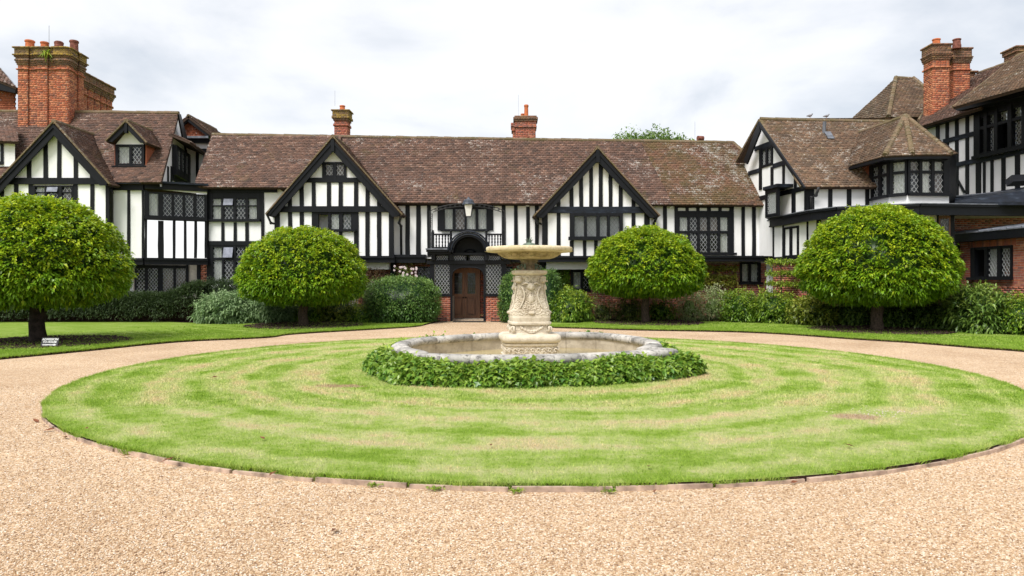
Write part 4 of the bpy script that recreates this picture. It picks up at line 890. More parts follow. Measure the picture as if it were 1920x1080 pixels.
# ground floor, glazed between brick
LB0 = W(100, 28.9, 271, 28.9); LB1 = W(271, 28.9, 400, 30.0)
gw = (250, 497, 352, 556); wall(LB0, LW, [(60, 605), (60, 493), (250, 493), (250, 605)], name='lower_wall'); wall(LB1, LW, [(250, 605), (250, 493), (400, 493), (400, 605)], [(252, 497, 352, 552)], 'mortar', 'lower_wall')
window(LB1, LW, (252, 497, 352, 552), [(256, 271.5), (277.5, 296), (305.5, 325), (330, 348)], [(503, 550.5)], '..bb', depth=1.2, lattice=.115)
bricks_on(LB1, LW, LB1.u(376), LB1.u(396), .3, LB1.z(380, 495), (), 'pier_brick'); posts(LB1, LW, [(349, 354), (369, 376)], 495, 556)
for a, b in ((354, 369),): bricks_on(shift(LB1, -.3), LW, LB1.u(352), LB1.u(372), .3, LB1.z(380, 495), (), 'pier_brick')
# front gable
wlg = (62, 348, 138, 398); wall(LG, LW, [(-60, 600), (-60, 420), (-20, 370), (102, 240), (204, 350), (204, 600)], [wlg], name='gable_wall')
apL, flL, frL = (102, 233), (-8, 352), (205, 347)
for a, b in ((51, 59), (82.5, 90), (108, 115.5), (139, 146.5), (169.5, 178), (20, 27)):
    xm = (a + b) / 2; timber(LG, LW, a, rake(apL, flL if xm < 102 else frL, xm) + 9, b, 334)
timber(LG, LW, -60, 334, 204, 346, .1, 'timber_rail'); posts(LG, LW, [(-20, -10), (0, 8), (27, 35), (170, 177), (199, 205)], 346, 600); posts(LG, LW, [(54, 62), (138, 146)], 346, 600)
window(LG, LW, wlg, [(67, 85), (90, 110), (117, 135)], [(351, 360), (361.5, 380)], 'ctbc.b')
LGB = W(-60, 27.65, 205, 27.65)
barge(LGB, LW, [[(-20, 366), (0, 362), (102, 254), (102, 233)], [(102, 233), (102, 254), (188, 348), (206, 348)]], -.02, .05); barge(LGB, LW, [[(-20, 362), (-16, 365), (102, 240), (102, 233)], [(102, 233), (102, 240), (201, 347), (204, 344)]], .05, .09)
LRp = Pl(P(200, 342, 28.1), P(302, 342, 28.1), P(250, 210.5, 31.2))
roof(LW, [LRp.at(-150, 342), LRp.at(302, 342), LRp.at(335, 212.5), LRp.at(-150, 208)]); ridge(LW, LRp.at(-150, 208), LRp.at(335, 212.5))
gable_roof(LW, LRp, (102, 228), (-22, 360), (207, 346), 27.6, 28.5)
rA = LRp.at(335, 212.5); rB = LRp.at(-150, 208); roof(LW, [rA + Vector((-.55, 3.1, -3.4)), rB + Vector((0, 3.1, -3.4)), rB, rA], 'tiles')
wall(GE, LW, [(300, 350), (300, 346), (333, 222), (372, 348), (372, 350)], name='gable_wall')
barge(shift(GE, .25), LW, [[(333, 214), (337, 214), (352, 270), (343, 268)]], -.02, .05)
posts(GE, LW, [(313, 315.5), (319.5, 322), (331, 333)], 312, 350); posts(GE, LW, [(358, 361)], 290, 350)
GO = shift(GE, .16); mb = MB(); GO.rect(mb, 331, 280, 356, 345, -.16, -.11); mb.build('oriel', 'timber', LW); window(GO, LW, (330, 281, 356, 335), [(333.5, 338), (341, 345), (348, 352.5)], [(287, 322)], '', proud=.03, depth=.2)
zt_, zb_ = GE.z(330, 256), GE.z(345, 284); roof(LW, [GE.pt(GE.u(318), zb_, .8), GE.pt(GE.u(364), zb_, .8), GE.pt(GE.u(352), zt_, -.1), GE.pt(GE.u(322), zt_, -.1)])
pipe(LW, [GE.at(362, 285, .7), GE.at(362, 300, .3), GE.at(362, 350, .15)], .045)
# small tile-hung gable behind
SG = W(300, 32.6, 405, 32.6); 
wall(SG, LW, [(306, 354), (306, 252), (353, 224), (397, 252), (397, 354)], name='gable_wall'); mb = MB()
hz_ = W(300, 32.55, 405, 32.55)
for k in range(7):
    ya, yb_ = 226 + k * 4.0, 231.5 + k * 4.0; hw = (ya - 219) * 1.42; x = 353 - hw + (k % 2) * 2.2
    while x < 353 + hw:
        q = [hz_.at(x, yb_, .035), hz_.at(x + 4.1, yb_, .035), hz_.at(x + 4.1, ya, .008), hz_.at(x, ya, .008)]; mb.hexa(q, [p + Vector((0, .03, 0)) for p in q]); x += 4.4
mb.build('hung_tiles', 'hung_tiles', LW, 'stuff')
SGB = W(300, 32.3, 405, 32.3); barge(SGB, LW, [[(340, 227), (353, 219), (353, 227), (343, 236)], [(353, 219), (398, 254), (390, 257), (353, 228)]], -.02, .05)
timber(SG, LW, 350, 258, 397, 262, .4, 'flashing', 'lead'); timber(SG, LW, 350, 262, 397, 269, .2, 'timber_rail'); window(SG, LW, (368, 279, 397, 352), [(373, 382), (386, 394)], [(285, 345)], '')
A_ = P(353, 217, 32.2); 
for s_ in (-1, 1): f_ = P(353 + s_ * 47, 254, 32.2); roof(LW, [f_, f_ + Vector((0, 3, 0)), A_ + Vector((0, 3, 0)), A_])
ridge(LW, A_, A_ + Vector((0, 3, 0)), .08)
# dormer
DW = W(200, 28.75, 290, 28.75); wall(DW, LW, [(216, 311), (216, 272), (243, 240), (271, 272), (271, 311)], [(217, 271, 271, 311)], name='dormer_wall')
window(DW, LW, (217, 271, 271, 311), [(222.5, 243), (248, 266)], [(275.5, 307)], 'c.', sill=(212, 275, 311, 313.5), depth=.3, proud=.04)
for x_ in (273, 216):
    mb = MB(); a_ = DW.at(x_, 312); b_ = DW.at(x_, 270); mb.prism([a_, b_, b_ + Vector((0, 1.1, 0))], Vector((.03 if x_ > 240 else -.03, 0, 0))); mb.build('dormer_cheek', 'hung_tiles', LW)
DB = W(200, 28.45, 290, 28.45); barge(DB, LW, [[(202, 265), (211, 267), (238, 241), (238, 231)], [(238, 231), (238, 241), (264, 268), (273, 267)]], -.02, .06); timber(DB, LW, 235.5, 231, 240.5, 250, .1, 'pendant')
gable_roof(LW, LRp, (237.5, 227), (199, 265), (276, 268), 28.4, 29.6)
# far left dormer and tile-hung tower
DW2 = W(-60, 28.6, 60, 28.6); wall(DW2, LW, [(-40, 312), (-40, 262), (28, 262), (28, 312)], [(-30, 264, 7, 309)], name='dormer_wall'); window(DW2, LW, (-30, 264, 7, 309), [(-24, -14), (-8, 3)], [(270, 303)], 'cc', depth=.3)
roof(LW, [P(-60, 262, 28.3), P(34, 266, 28.3), P(30, 236, 29.9), P(-60, 232, 29.9)])
TWr = W(-90, 31.6, 29, 31.6); wall(TWr, LW, [(-90, 215), (-90, 150), (29, 160), (29, 215)], m='tiles_deck', name='tower_wall'); mb = MB()
for k in range(11):
    ya = 163 + k * 4.2; x = -90 + (k % 2) * 2.4
    while x < 26:
        q = [TWr.at(x, ya + 5.4, .045), TWr.at(x + 4.6, ya + 5.4, .045), TWr.at(x + 4.6, ya, .01), TWr.at(x, ya, .01)]; mb.hexa(q, [p + Vector((0, .04, 0)) for p in q]); x += 4.9
mb.build('hung_tiles', 'hung_tiles', LW, 'stuff')
TB = W(-90, 31.2, 29, 31.2); mb = MB(); TB.quad(mb, [(-90, 118), (30, 163), (30, 175), (-90, 150)], -.3, .05); mb.build('tower_eave', 'timber', LW); roof(LW, [P(-90, 116, 31.1), P(31, 164, 31.1), P(0, 128, 33), P(-90, 90, 33)])
# massive chimney
def fluted(x0, x1, Y0, Y1, xb0, xb1, nf, ns, dep):
    pts = []; n = nf * 2 + 1
    for k in range(n):
        a, b = x0 + (x1 - x0) * k / n, x0 + (x1 - x0) * (k + 1) / n; y_ = Y0 - (dep if k % 2 == 0 else 0); pts += [Vector((a, y_)), Vector((b, y_))]
    n = ns * 2 + 1; c0 = Vector((x1, Y0)); c1_ = Vector((xb1, Y1))
    for k in range(n):
        a, b = c0.lerp(c1_, k / n), c0.lerp(c1_, (k + 1) / n); o = Vector((dep if k % 2 == 0 else 0, 0)); pts += [a + o, b + o]
    pts += [Vector((xb0, Y1))]
    res = []
    for p in pts:
        if not res or (p - res[-1]).length > 1e-4: res.append(p)
    return res
z_ = lambda py: zz(py, 30.5)
big = stack(LW, fluted(-20.76, -18.72, 30.55, 31.75, -20.76, -18.82, 2, 1, .07), [(6.3, z_(131), 0), (z_(131), z_(129), .05), (z_(129), z_(122), 0), (z_(122), z_(118.5), .03), (z_(118.5), z_(115), .06), (z_(115), z_(111.5), .09), (z_(111.5), z_(108), .06), (z_(108), z_(105), .1), (z_(105), z_(103), .15), (z_(103), z_(91.5), .09), (z_(91.5), z_(89), .15)], 'chimney_brick', 'cap_brick', z_(122), topm='lichen_brick')
zt = z_(89); pot(big, P(56, 0, 31).x, 31.0, zt, .18, .46); pot(big, P(81, 0, 31).x, 31.1, zt, .16, .42, 'terracotta'); pot(big, P(105, 0, 31).x, 31.2, zt, .17, .48, 'terracotta_dark', True); pot(big, P(131, 0, 31).x, 31.3, zt, .17, .55, 'terracotta_dark')
mb = MB(); mb.tube([P(92, 90, 31), P(92, 48, 31)], .008, 4); mb.build('lightning_rod', 'lead', LW)
fern = P(87, 100, 30.4); Pq = np.tile(np.array(fern), (40, 1)) + rng.normal(0, .03, (40, 3)); leaves('weed', Pq, rng.normal(0, .6, (40, 3)) + [0, -.5, .1], .32, .05, 'bright_leaf', rng.uniform(0, 1, 40), LW, .5)
zt = zz(134, 32.4); q_ = lambda a: zt - a
sec = [Vector((-20.5, 32.3)), Vector((-19.30, 32.3)), ]
for k in range(5): y_ = 32.4 + k * .58; sec += [Vector((-19.30 - k * .03, y_)), Vector((-19.24 - k * .03, y_ + .05)), Vector((-19.24 - k * .03, y_ + .40)), Vector((-19.31 - k * .03, y_ + .45))]
sec += [Vector((-19.46, 35.3)), Vector((-20.6, 35.3))]
stack(LW, sec, [(6.5, q_(.98), 0), (q_(.98), q_(.93), .05), (q_(.93), q_(.66), 0), (q_(.66), q_(.58), .03), (q_(.58), q_(.5), .06), (q_(.5), q_(.42), .09), (q_(.42), q_(.36), .14), (q_(.36), q_(.06), .08), (q_(.06), zt, .14)], 'chimney_brick', 'cap_brick', q_(.66))

# ================================================================ right wing (gable, polygonal bay, flat roofed front)
RW = thing('house_wing', (13, 26, 0), 'right house wing with side gable, gulls on its ridge and many-sided window turret', 'house')
GW = W(1425, 29.5, 1512, 26.1); FW = W(1512, 26.1, 1640, 26.1)
wg = (1425, 276, 1450, 313); wall(GW, RW, [(1396, 480), (1396, 306), (1425, 232), (1512, 354), (1512, 480)], [wg], name='gable_wall')
RWp = Pl(P(1505, 350.5, 25.8), P(1634, 351, 25.8), P(1425, 224, 29.4))
roof(RW, [RWp.at(1503, 350.5), RWp.at(1700, 351), RWp.at(1700, 230), RWp.at(1425, 224)], 'tiles_pale'); ridge(RW, RWp.at(1425, 224), RWp.at(1700, 230))
rl = RWp.at(1425, 224); v0 = GW.at(1395, 304, .35); roof(RW, [v0 + Vector((6, .0, 0)), v0, rl, rl + Vector((6, 0, 0))], 'tiles_pale')
barge(shift(GW, .3), RW, [[(1424, 228), (1396, 302), (1402, 308), (1427, 246)], [(1424, 228), (1427, 240), (1506, 355), (1510, 351)]], -.02, .05)
mb = MB(); d = rl - v0
for i in range(22):
    R = d.to_track_quat('X', 'Z').to_matrix(); mb.box(v0 + d * ((i + .5) / 22), d.length / 22 * .93, .12, .07, R)
d2 = rl - RWp.at(1503, 350.5)
for i in range(24):
    R = d2.to_track_quat('X', 'Z').to_matrix(); mb.box(RWp.at(1503, 350.5) + d2 * ((i + .5) / 24), d2.length / 24 * .93, .12, .06, R)
mb.build('verge_tiles', 'ridge', RW, 'stuff')
window(GW, RW, wg, [(1430, 1437), (1440.5, 1447)], [(281, 308)], '', lattice=.1)
posts(GW, RW, [(1424, 1429), (1446, 1450.5)], 313, 356); posts(GW, RW, [(1468, 1472)], 303, 356); posts(GW, RW, [(1490, 1494)], 334, 356)
zr = GW.z(1450, 309)
for (a, b, z_m) in ((1404, 1425, GW.z(1418, 321)), (1450, 1478, GW.z(1459, 308.5)), (1416, 1450, GW.z(1430, 274))):
    mb = MB(); q = [(GW.u(a), z_m - .1), (GW.u(b), z_m - .1), (GW.u(b), z_m + .08), (GW.u(a), z_m + .08)]; mb.hexa([GW.pt(x, y, .04) for x, y in q], [GW.pt(x, y, -.02) for x, y in q]); mb.build('timber_rail', 'rail', RW)
zp = GW.z(1490, 357); mb = MB(); q = [(GW.u(1400), zp - .1), (GW.u(1512), zp - .1), (GW.u(1512), zp + .08), (GW.u(1400), zp + .08)]; mb.hexa([GW.pt(x, y, .05) for x, y in q], [GW.pt(x, y, -.02) for x, y in q]); mb.build('timber_rail', 'timber', RW)
# canted oriel on the gable wall
u0, u1, u2 = GW.u(1444), GW.u(1461), GW.u(1485); Zo0, Zo1 = 4.0, GW.z(1462, 357)
O1 = W.__new__(W); a_, b_ = GW.pt(u0, 0, .05), GW.pt(u1, 0, .55); O1.A = a_; O1.t = (b_ - a_).normalized(); O1.n = Vector((O1.t.y, -O1.t.x, 0)); O2 = W.__new__(W); c_ = GW.pt(u2, 0, .55); O2.A = b_; O2.t = (c_ - b_).normalized(); O2.n = Vector((O2.t.y, -O2.t.x, 0))
for ww, ln in ((O1, (b_ - a_).length), (O2, (c_ - b_).length)):
    fm = MB(); rm = MB()
    for (ua, ub, za_, zb__) in ((0, .12, Zo0, Zo1), (ln - .12, ln, Zo0, Zo1), (.12, ln - .12, Zo0, Zo0 + .12), (.12, ln - .12, Zo1 - .16, Zo1)):
        q = [(ua, za_), (ub, za_), (ub, zb__), (ua, zb__)]; fm.hexa([ww.pt(x, y, .03) for x, y in q], [ww.pt(x, y, -.07) for x, y in q])
    wn = fm.build('window', 'timber', RW); pm = MB(); q = [(.12, Zo0 + .12), (ln - .12, Zo0 + .12), (ln - .12, Zo1 - .16), (.12, Zo1 - .16)]; pm.hexa([ww.pt(x, y, -.02) for x, y in q], [ww.pt(x, y, -.026) for x, y in q]); pm.build('pane', 'glass', wn)
    cm = MB(); cm.hexa([ww.pt(x, y, -.08) for x, y in q], [ww.pt(x, y, -.10) for x, y in q]); cm.build('curtain', 'curtain', wn); lm = MB(); H_ = Zo1 - Zo0 - .28; W_ = ln - .24
    for sg in (1, -1):
        k = -12
        while k * .12 < W_ + 2:
            a0 = k * .12 if sg == 1 else W_ - k * .12; sl = .74 * sg; lo, hi = 0, H_
            if sl > 0: lo = max(lo, -a0 / sl); hi = min(hi, (W_ - a0) / sl)
            else: lo = max(lo, (W_ - a0) / sl); hi = min(hi, -a0 / sl)
            if hi - lo > .02:
                p0, p1 = (.12 + a0 + sl * lo, Zo0 + .12 + lo), (.12 + a0 + sl * hi, Zo0 + .12 + hi); q2 = [(p0[0] - .008, p0[1]), (p0[0] + .008, p0[1]), (p1[0] + .008, p1[1]), (p1[0] - .008, p1[1])]
                lm.hexa([ww.pt(x, y, -.009) for x, y in q2], [ww.pt(x, y, -.019) for x, y in q2])
            k += 1
    lm.build('leading', 'lead_came', wn)
mb = MB(); mb.prism([GW.pt(u0 - .1, Zo1, 0), GW.pt(u1 - .05, Zo1, .65), GW.pt(u2 + .1, Zo1, .65), GW.pt(u2 + .1, Zo1, 0)], Vector((0, 0, .12))); mb.build('oriel_roof', 'rail', RW)
timber(GW, RW, 1486, 358, 1492, 410, .05); timber(GW, RW, 1509, 354, 1513, 410, .03)
wall(FW, RW, [(1512, 410), (1512, 350), (1640, 350), (1640, 410)]); timber(FW, RW, 1512, 350, 1640, 354.5, .06, 'wall_plate'); posts(FW, RW, [(1512, 1526), (1552.5, 1560), (1587.5, 1595.5), (1622, 1629.5)], 354, 405)
pipe(RW, [P(1535, 352, 25.7), P(1530, 366, 25.9), P(1521, 370, 26), P(1521, 400, 26)], .05)
# hipped valley lead between the two roofs
mb = MB(); a_, b_ = MR.at(1437, 381), MR.at(1400, 292); mb.tube([a_ + Vector((0, 0, .06)), b_ + Vector((0, 0, .06))], .10, 6); mb.build('valley_flashing', 'ridge', RW)
# flat roofed front
FRP = [(1444, 28.55), (1520, 25.2), (1570, 24.1), (1724, 23.0), (1914, 23.4), (2040, 23.4)]
ptsf = [Vector(((px - 960) / F * Y_, Y_, 4.0)) for px, Y_ in FRP]; mb = MB(); fl_ = ptsf + [Vector((19.5, 27, 4.0)), Vector((10.2, 30.2, 4.0))]; mb.prism(fl_, Vector((0, 0, -.05))); mb.build('flat_roof', 'lead', RW)
for i in range(len(FRP) - 1):
    ww = W(*FRP[i], *FRP[i + 1]); L_ = (ptsf[i + 1] - ptsf[i]).length; mb = MB()
    for (z0, z1, d0, d1) in ((3.95, 4.03, -.12, .08), (3.74, 3.95, -.12, .02), (3.68, 3.74, -.12, .05)):
        q = [(0, z0), (L_, z0), (L_, z1), (0, z1)]; mb.hexa([ww.pt(x, y, d1) for x, y in q], [ww.pt(x, y, d0) for x, y in q])
    mb.build('fascia', 'rail' if False else 'timber', RW); mb = MB(); q = [(0, 4.02), (L_, 4.02), (L_, 4.05), (0, 4.05)]; mb.hexa([ww.pt(x, y, .1) for x, y in q], [ww.pt(x, y, -.2) for x, y in q]); mb.build('lead_edge', 'lead', RW)
S1 = W(1451, 28.3, 1535, 25.5); S2 = W(1535, 25.5, 1790, 23.6); ws1 = (1469, 424, 1513, 481)
wall(S1, RW, [(1451, 490), (1451, 405), (1535, 395), (1535, 495)], [ws1]); window(S1, RW, ws1, [(1472.5, 1482), (1487, 1496), (1500.5, 1510)], [(428, 478)], 'bbb', lattice=.11)
for a, b in ((1449.5, 1452), (1468, 1470), (1513, 1516), (1532, 1538)): timber(S1, RW, a, 405, b, 486, .03)
timber(S1, RW, 1451, 480, 1535, 487, .06, 'timber_rail')
wall(S2, RW, [(1535, 500), (1535, 390), (1790, 390), (1790, 500)], [(1760, 405, 1782, 470)]); posts(S2, RW, [(1556, 1561), (1590, 1597), (1640, 1647), (1700, 1707), (1757, 1761), (1781, 1790)], 398, 500); window(S2, RW, (1760, 405, 1782, 470), [(1763, 1779)], [(410, 466)], 'b', m='oak')
for ww, a, b in ((S1, 1449, 1535), (S2, 1535, 1792)):
    wl = shift(ww, -.1); wall(wl, RW, [(a, 640), (a, 478), (b, 478), (b, 640)], m='mortar', name='lower_wall'); bricks_on(wl, RW, wl.u(a), wl.u(b), 0, wl.z(a, 488), (), 'wall_brick')
# recess between range and wing
wall(W(1437, 29.65, 1470, 29.75), RW, [(1437, 600), (1437, 383), (1470, 383), (1470, 600)], name='recess_wall'); rw_ = W(1437, 29.6, 1470, 29.7)
for y in (415, 447): timber(rw_, RW, 1437, y, 1452, y + 5, .03, 'timber_rail')
posts(rw_, RW, [(1447, 1451)], 385, 480)
# turret
F0 = W(1632, 26.2, 1669, 24.9); F1 = W(1669, 24.9, 1701, 24.5); F2 = W(1701, 24.5, 1779, 24.6); F3 = W(1779, 24.6, 1793, 26.0)
Z = dict(t=5.74, a=5.62, b=5.31, c=5.22, d=4.57, s=4.46)
def zwin(w_, x0, x1, lights, cur):
    xm = (x0 + x1) / 2; Y_ = lambda z: pyz(w_, xm, z); return window(w_, RW, (x0, Y_(Z['t']), x1, Y_(Z['s'])), lights, [(Y_(Z['a']), Y_(Z['b'])), (Y_(Z['c']), Y_(Z['d']))], cur, depth=.25, proud=.05, sill=(x0, x1, Y_(4.53), Y_(4.45)))
zwin(F0, 1632, 1669, [(1638, 1649), (1654, 1664.5)], '.c.c'); zwin(F1, 1669, 1701, [(1674.5, 1697)], 'cc'); zwin(F2, 1701, 1779, [(1706, 1722.5), (1728, 1745), (1751, 1768)], 'bcc.cb')
for ww, a, b in ((F0, 1632, 1669), (F1, 1669, 1701), (F2, 1701, 1779)):
    mb = MB(); L_ = ww.u(b) - ww.u(a); q = [(ww.u(a), 3.98), (ww.u(b), 3.98), (ww.u(b), 4.46), (ww.u(a), 4.46)]; mb.hexa([ww.pt(x, y, .01) for x, y in q], [ww.pt(x, y, -.2) for x, y in q]); mb.build('wall', 'plaster', RW)
mb = MB(); mb.lathe(F1.pt(F1.u(1701), 3.98, -.02), [(.03, 0), (.03, .5)], 8); mb.build('wall', 'plaster', RW)
wall(F3, RW, [(1779, 390), (1779, 290), (1793, 290), (1793, 390)], m='timber', name='turret_side'); wall(W(1600, 27.3, 1632, 26.2), RW, [(1600, 400), (1600, 300), (1632, 300), (1632, 400)], m='hung_tiles', name='turret_side')
T_ = P(1697, 219, 25.9); E0_, E1_, E2_, E3_ = P(1594, 311, 26.4), P(1659, 293, 24.36), P(1710, 290.5, 24.1), P(1783, 290, 24.2); TL = Pl(E0_, E1_, T_)
roof(RW, [E0_, E1_, T_, TL.at(1603, 252)], 'tiles_pale'); roof(RW, [E1_, E2_, T_], 'tiles_pale'); roof(RW, [E2_, E3_, T_], 'tiles_pale'); E4_ = P(1795, 288, 26.5); roof(RW, [E3_, E4_, T_], 'tiles_pale')
for q in (E1_, E2_, E3_): ridge(RW, q, T_, .10, .11, zoff=.03)
ridge(RW, TL.at(1603, 252), T_, .09)
mb = MB()
for a_, b_ in ((E0_, E1_), (E1_, E2_), (E2_, E3_)): mb.hexa([a_ + Vector((0, .04, -.12)), b_ + Vector((0, .04, -.12)), b_ + Vector((0, .04, -.02)), a_ + Vector((0, .04, -.02))], [a_ + Vector((.1, .5, -.12)), b_ + Vector((.1, .5, -.12)), b_ + Vector((.1, .5, -.02)), a_ + Vector((.1, .5, -.02))])
mb.build('soffit', 'timber', RW)
mb = MB(); p = RWp.at(1545, 250); mb.tube([p, p + Vector((0, -.05, .45))], .07, 8); mb.box(p + Vector((.1, -.25, -.12)), .25, .5, .03, Matrix.Rotation(.75, 3, 'X')); mb.build('vent_pipe', 'lead', RW)
for x in (1519, 1550):
    p = RWp.at(x, 224.5 + (x - 1425) * .022) + Vector((0, 0, .09)); bd = thing('gull', tuple(p), ('grey bird standing on the ridge of the right wing, the left one of two' if x < 1530 else 'grey bird standing on the ridge of the right wing, the right one of two'), 'bird', 'birds on the ridge')
    mb = MB(); c = p + Vector((0, 0, .11)); mb.tube([c + .62 * Vector(q) for q in ((-.25, 0, -.02), (-.16, 0, 0), (-.04, 0, .01), (.07, 0, .04), (.12, 0, .1), (.15, 0, .13), (.2, 0, .12))], [.01, .03, .052, .045, .026, .027, .004], 8); mb.build('body', 'feather', bd, smooth=True)
    mb = MB(); mb.tube([p, c + Vector((0, -.01, -.03))], .006, 5); mb.tube([p + Vector((.02, .03, 0)), c + Vector((0, .015, -.03))], .006, 5); mb.build('legs', 'terracotta', bd)
# ================================================================ tall wing at the right edge
TWg = thing('house_wing', (17, 24, 0), 'tall timber framed wing at the right edge with leaded bay and twin red chimney shafts', 'house')
TW = W(1745, 29.27, 1830, 26.91); xm = 1916; zy = lambda z: pyz(TW, xm, z)
fr = (1832, zy(7.782), 1984, zy(6.08)); wall(TW, TWg, [(1738, 410), (1738, 238), (1822, 208), (2010, 143), (2010, 390)], [fr])
window(TW, TWg, fr, [(1843.5, 1851), (1857, 1870), (1877, 1896), (1903.5, 1922), (1930, 1950), (1958, 1976)], [(zy(7.644), zy(7.173)), (zy(7.069), zy(6.218))], 'cccccc.cobcc', sill=(1832, 1990, zy(6.149), zy(6.034)), proud=.15, lattice=.12)
for a, b in ((1756, 1762), (1774, 1779.5), (1792, 1798), (1811.5, 1817.5), (1831, 1840)):
    mb = MB(); q = [(TW.u(a), 4.0), (TW.u(b), 4.0), (TW.u(b), TW.z(a, rake((1738, 238), (1822, 210), a) + 1)), (TW.u(a), TW.z(a, rake((1738, 238), (1822, 210), a) + 1))]; mb.hexa([TW.pt(x, y, .04) for x, y in q], [TW.pt(x, y, -.02) for x, y in q]); mb.build('timber_post', 'timber', TWg)
for a, b in ((1844.5, 1848.5), (1858.5, 1863.5), (1879, 1886), (1904.5, 1913), (1932, 1940), (1960, 1968)):
    mb = MB(); q = [(TW.u(a), 4.0), (TW.u(b), 4.0), (TW.u(b), 6.058), (TW.u(a), 6.058)]; mb.hexa([TW.pt(x, y, .04) for x, y in q], [TW.pt(x, y, -.02) for x, y in q]); mb.build('timber_post', 'timber', TWg)
for a, b, z0, z1 in ((1770, 1832, 6.966, 7.138), (1779, 1832, 5.942, 6.115), (1832, 1990, 5.92, 6.08), (1745, 1990, 4.62, 4.78)):
    mb = MB(); q = [(TW.u(a), z0), (TW.u(b), z0), (TW.u(b), z1), (TW.u(a), z1)]; mb.hexa([TW.pt(x, y, .055) for x, y in q], [TW.pt(x, y, -.02) for x, y in q]); mb.build('timber_rail', 'rail', TWg)
mb = MB(); TW.quad(mb, [(1787.5, 324), (1790, 321), (1811, 360), (1808.5, 362)], -.02, .05); mb.build('timber_brace', 'timber', TWg)
barge(shift(TW, .2), TWg, [[(1728, 237), (1728, 243), (1818, 215), (1818, 208)]], -.2, .05)
RC = Pl(TW.at(1728, 236, .3), TW.at(1814, 210, .3), P(1893, 117, 29.9)); roof(TWg, [RC.at(1722, 238), RC.at(1840, 202), RC.at(1893, 117), RC.at(1834, 138), RC.at(1742, 191)], 'tiles'); ridge(TWg, RC.at(1834, 138), RC.at(1893, 117), .09); ridge(TWg, RC.at(1722, 226), RC.at(1746, 188), .06)
BR = Pl(TW.at(1787, 201, .75), TW.at(1920, 163, .75), P(1905, 108, 29.3)); roof(TWg, [BR.at(1787, 201), BR.at(2000, 141), BR.at(2000, 66), BR.at(1905, 107)], 'tiles_pale'); ridge(TWg, BR.at(1787, 201), BR.at(1905, 107), .05); ridge(TWg, BR.at(1905, 107), BR.at(2000, 66), .09)
TWs = shift(TW, .7); mb = MB(); TWs.quad(mb, [(1787, 203), (1795, 208), (2000, 160), (2000, 144)], -.7, .0); mb.build('soffit', 'timber', TWg)
mb = MB(); TW.quad(mb, [(1820, 209), (1840, 222), (1990, 178), (1990, 150)], -.02, .12); mb.build('wall_plate', 'timber', TWg)
Yc = 29.5; zq = lambda py: zz(py, Yc)
for a, b, pm_ in ((1749, 1780, 'terracotta'), (1788, 1818.5, 'terracotta_dark')):
    o_ = 0 if a < 1760 else 1; ck = stack(TWg, rectplan(a, b, Yc + .45 * o_, .66), [(7.0, zq(127 - o_), 0), (zq(127 - o_), zq(124), .04), (zq(124), zq(112), 0), (zq(112), zq(108.5), .03), (zq(108.5), zq(105), .05), (zq(105), zq(102), .07), (zq(102), zq(100), .09), (zq(100), zq(85 + o_), .05), (zq(85 + o_), zq(82 + o_), .09)], 'chimney_brick', 'cap_brick', zq(112))
    pot(ck, P((a + b) / 2, 0, Yc).x, Yc + .33, zq(82), .15, .3, pm_)
stack(TWg, rectplan(1907, 1945, 30.3, .8), [(9.3, zz(97, 30.3), 0), (zz(97, 30.3), zz(89, 30.3), .05), (zz(89, 30.3), zz(86, 30.3), .1)], 'cap_brick'); stack(TWg, rectplan(1819, 1829, 31.5, .6), [(9.2, zz(136, 31.5), 0), (zz(136, 31.5), zz(133, 31.5), .08)], 'cap_brick')
# leaning lead roof at the foot of the tall wing
mb = MB(); mb.prism([P(1790, 379, 23.7), P(2010, 378, 22.4), TW.at(2010, 342), TW.at(1792, 368)], Vector((0, 0, -.1))); mb.build('lean_roof', 'rail', TWg)
lrA, lrB, lrC, lrD = P(1790, 379, 23.7), P(2010, 378, 22.4), TW.at(2010, 342), TW.at(1792, 368)
for f in (.30, .55, .78):
    mb = MB(); mb.tube([lrA.lerp(lrD, f) + Vector((0, 0, .03)), lrB.lerp(lrC, f) + Vector((0, 0, .03))], .035, 6); mb.build('lead_roll', 'rail' if f < .7 else 'lead', TWg)
mb = MB(); mb.prism([P(1900, 340, 21.6), P(2010, 334, 21.2), P(2010, 322, 21.4), P(1897, 328, 22.0)], Vector((0, .3, -.12))); mb.build('porch_eave', 'timber', TWg)
# ================================================================ brick annex
BA = thing('brick_annex', (15.5, 23.5, 0), 'low red brick annex with black three-light window at the right edge behind shrubs', 'house')
UB = W(1788, 25.0, 1990, 24.6); wall(UB, BA, [(1788, 470), (1788, 395), (1990, 395), (1990, 470)], m='mortar'); bricks_on(UB, BA, UB.u(1788), UB.u(1990), UB.z(1850, 445), 3.72, (), 'wall_brick')
BB = W(1822, 24.0, 1900, 22.15); wf = (1822, 462, 1900, 521); wall(BB, BA, [(1797, 640), (1797, 440), (1990, 430), (1990, 680)], [wf], m='mortar')
xm = 1861; uz = (BB.u(1822), BB.u(1900), BB.z(xm, 521), BB.z(xm, 462)); bricks_on(BB, BA, BB.u(1797), BB.u(1990), .6, 3.0, [uz, (BB.u(1815), BB.u(1906), uz[3], uz[3] + .22)], 'wall_brick', single=290)
mb_n = 0
for k in range(26):
    ua = BB.u(1815) + (BB.u(1906) - BB.u(1815)) * k / 26; ub = ua + (BB.u(1906) - BB.u(1815)) / 26 - .012; mb = MB(); q = [(ua, uz[3] + .005), (ub, uz[3] + .005), (ub, uz[3] + .21), (ua, uz[3] + .21)]; mb.hexa([BB.pt(x, y, .009) for x, y in q], [BB.pt(x, y, -.02) for x, y in q]); mb.build('brick', 'wall_brick', BA)
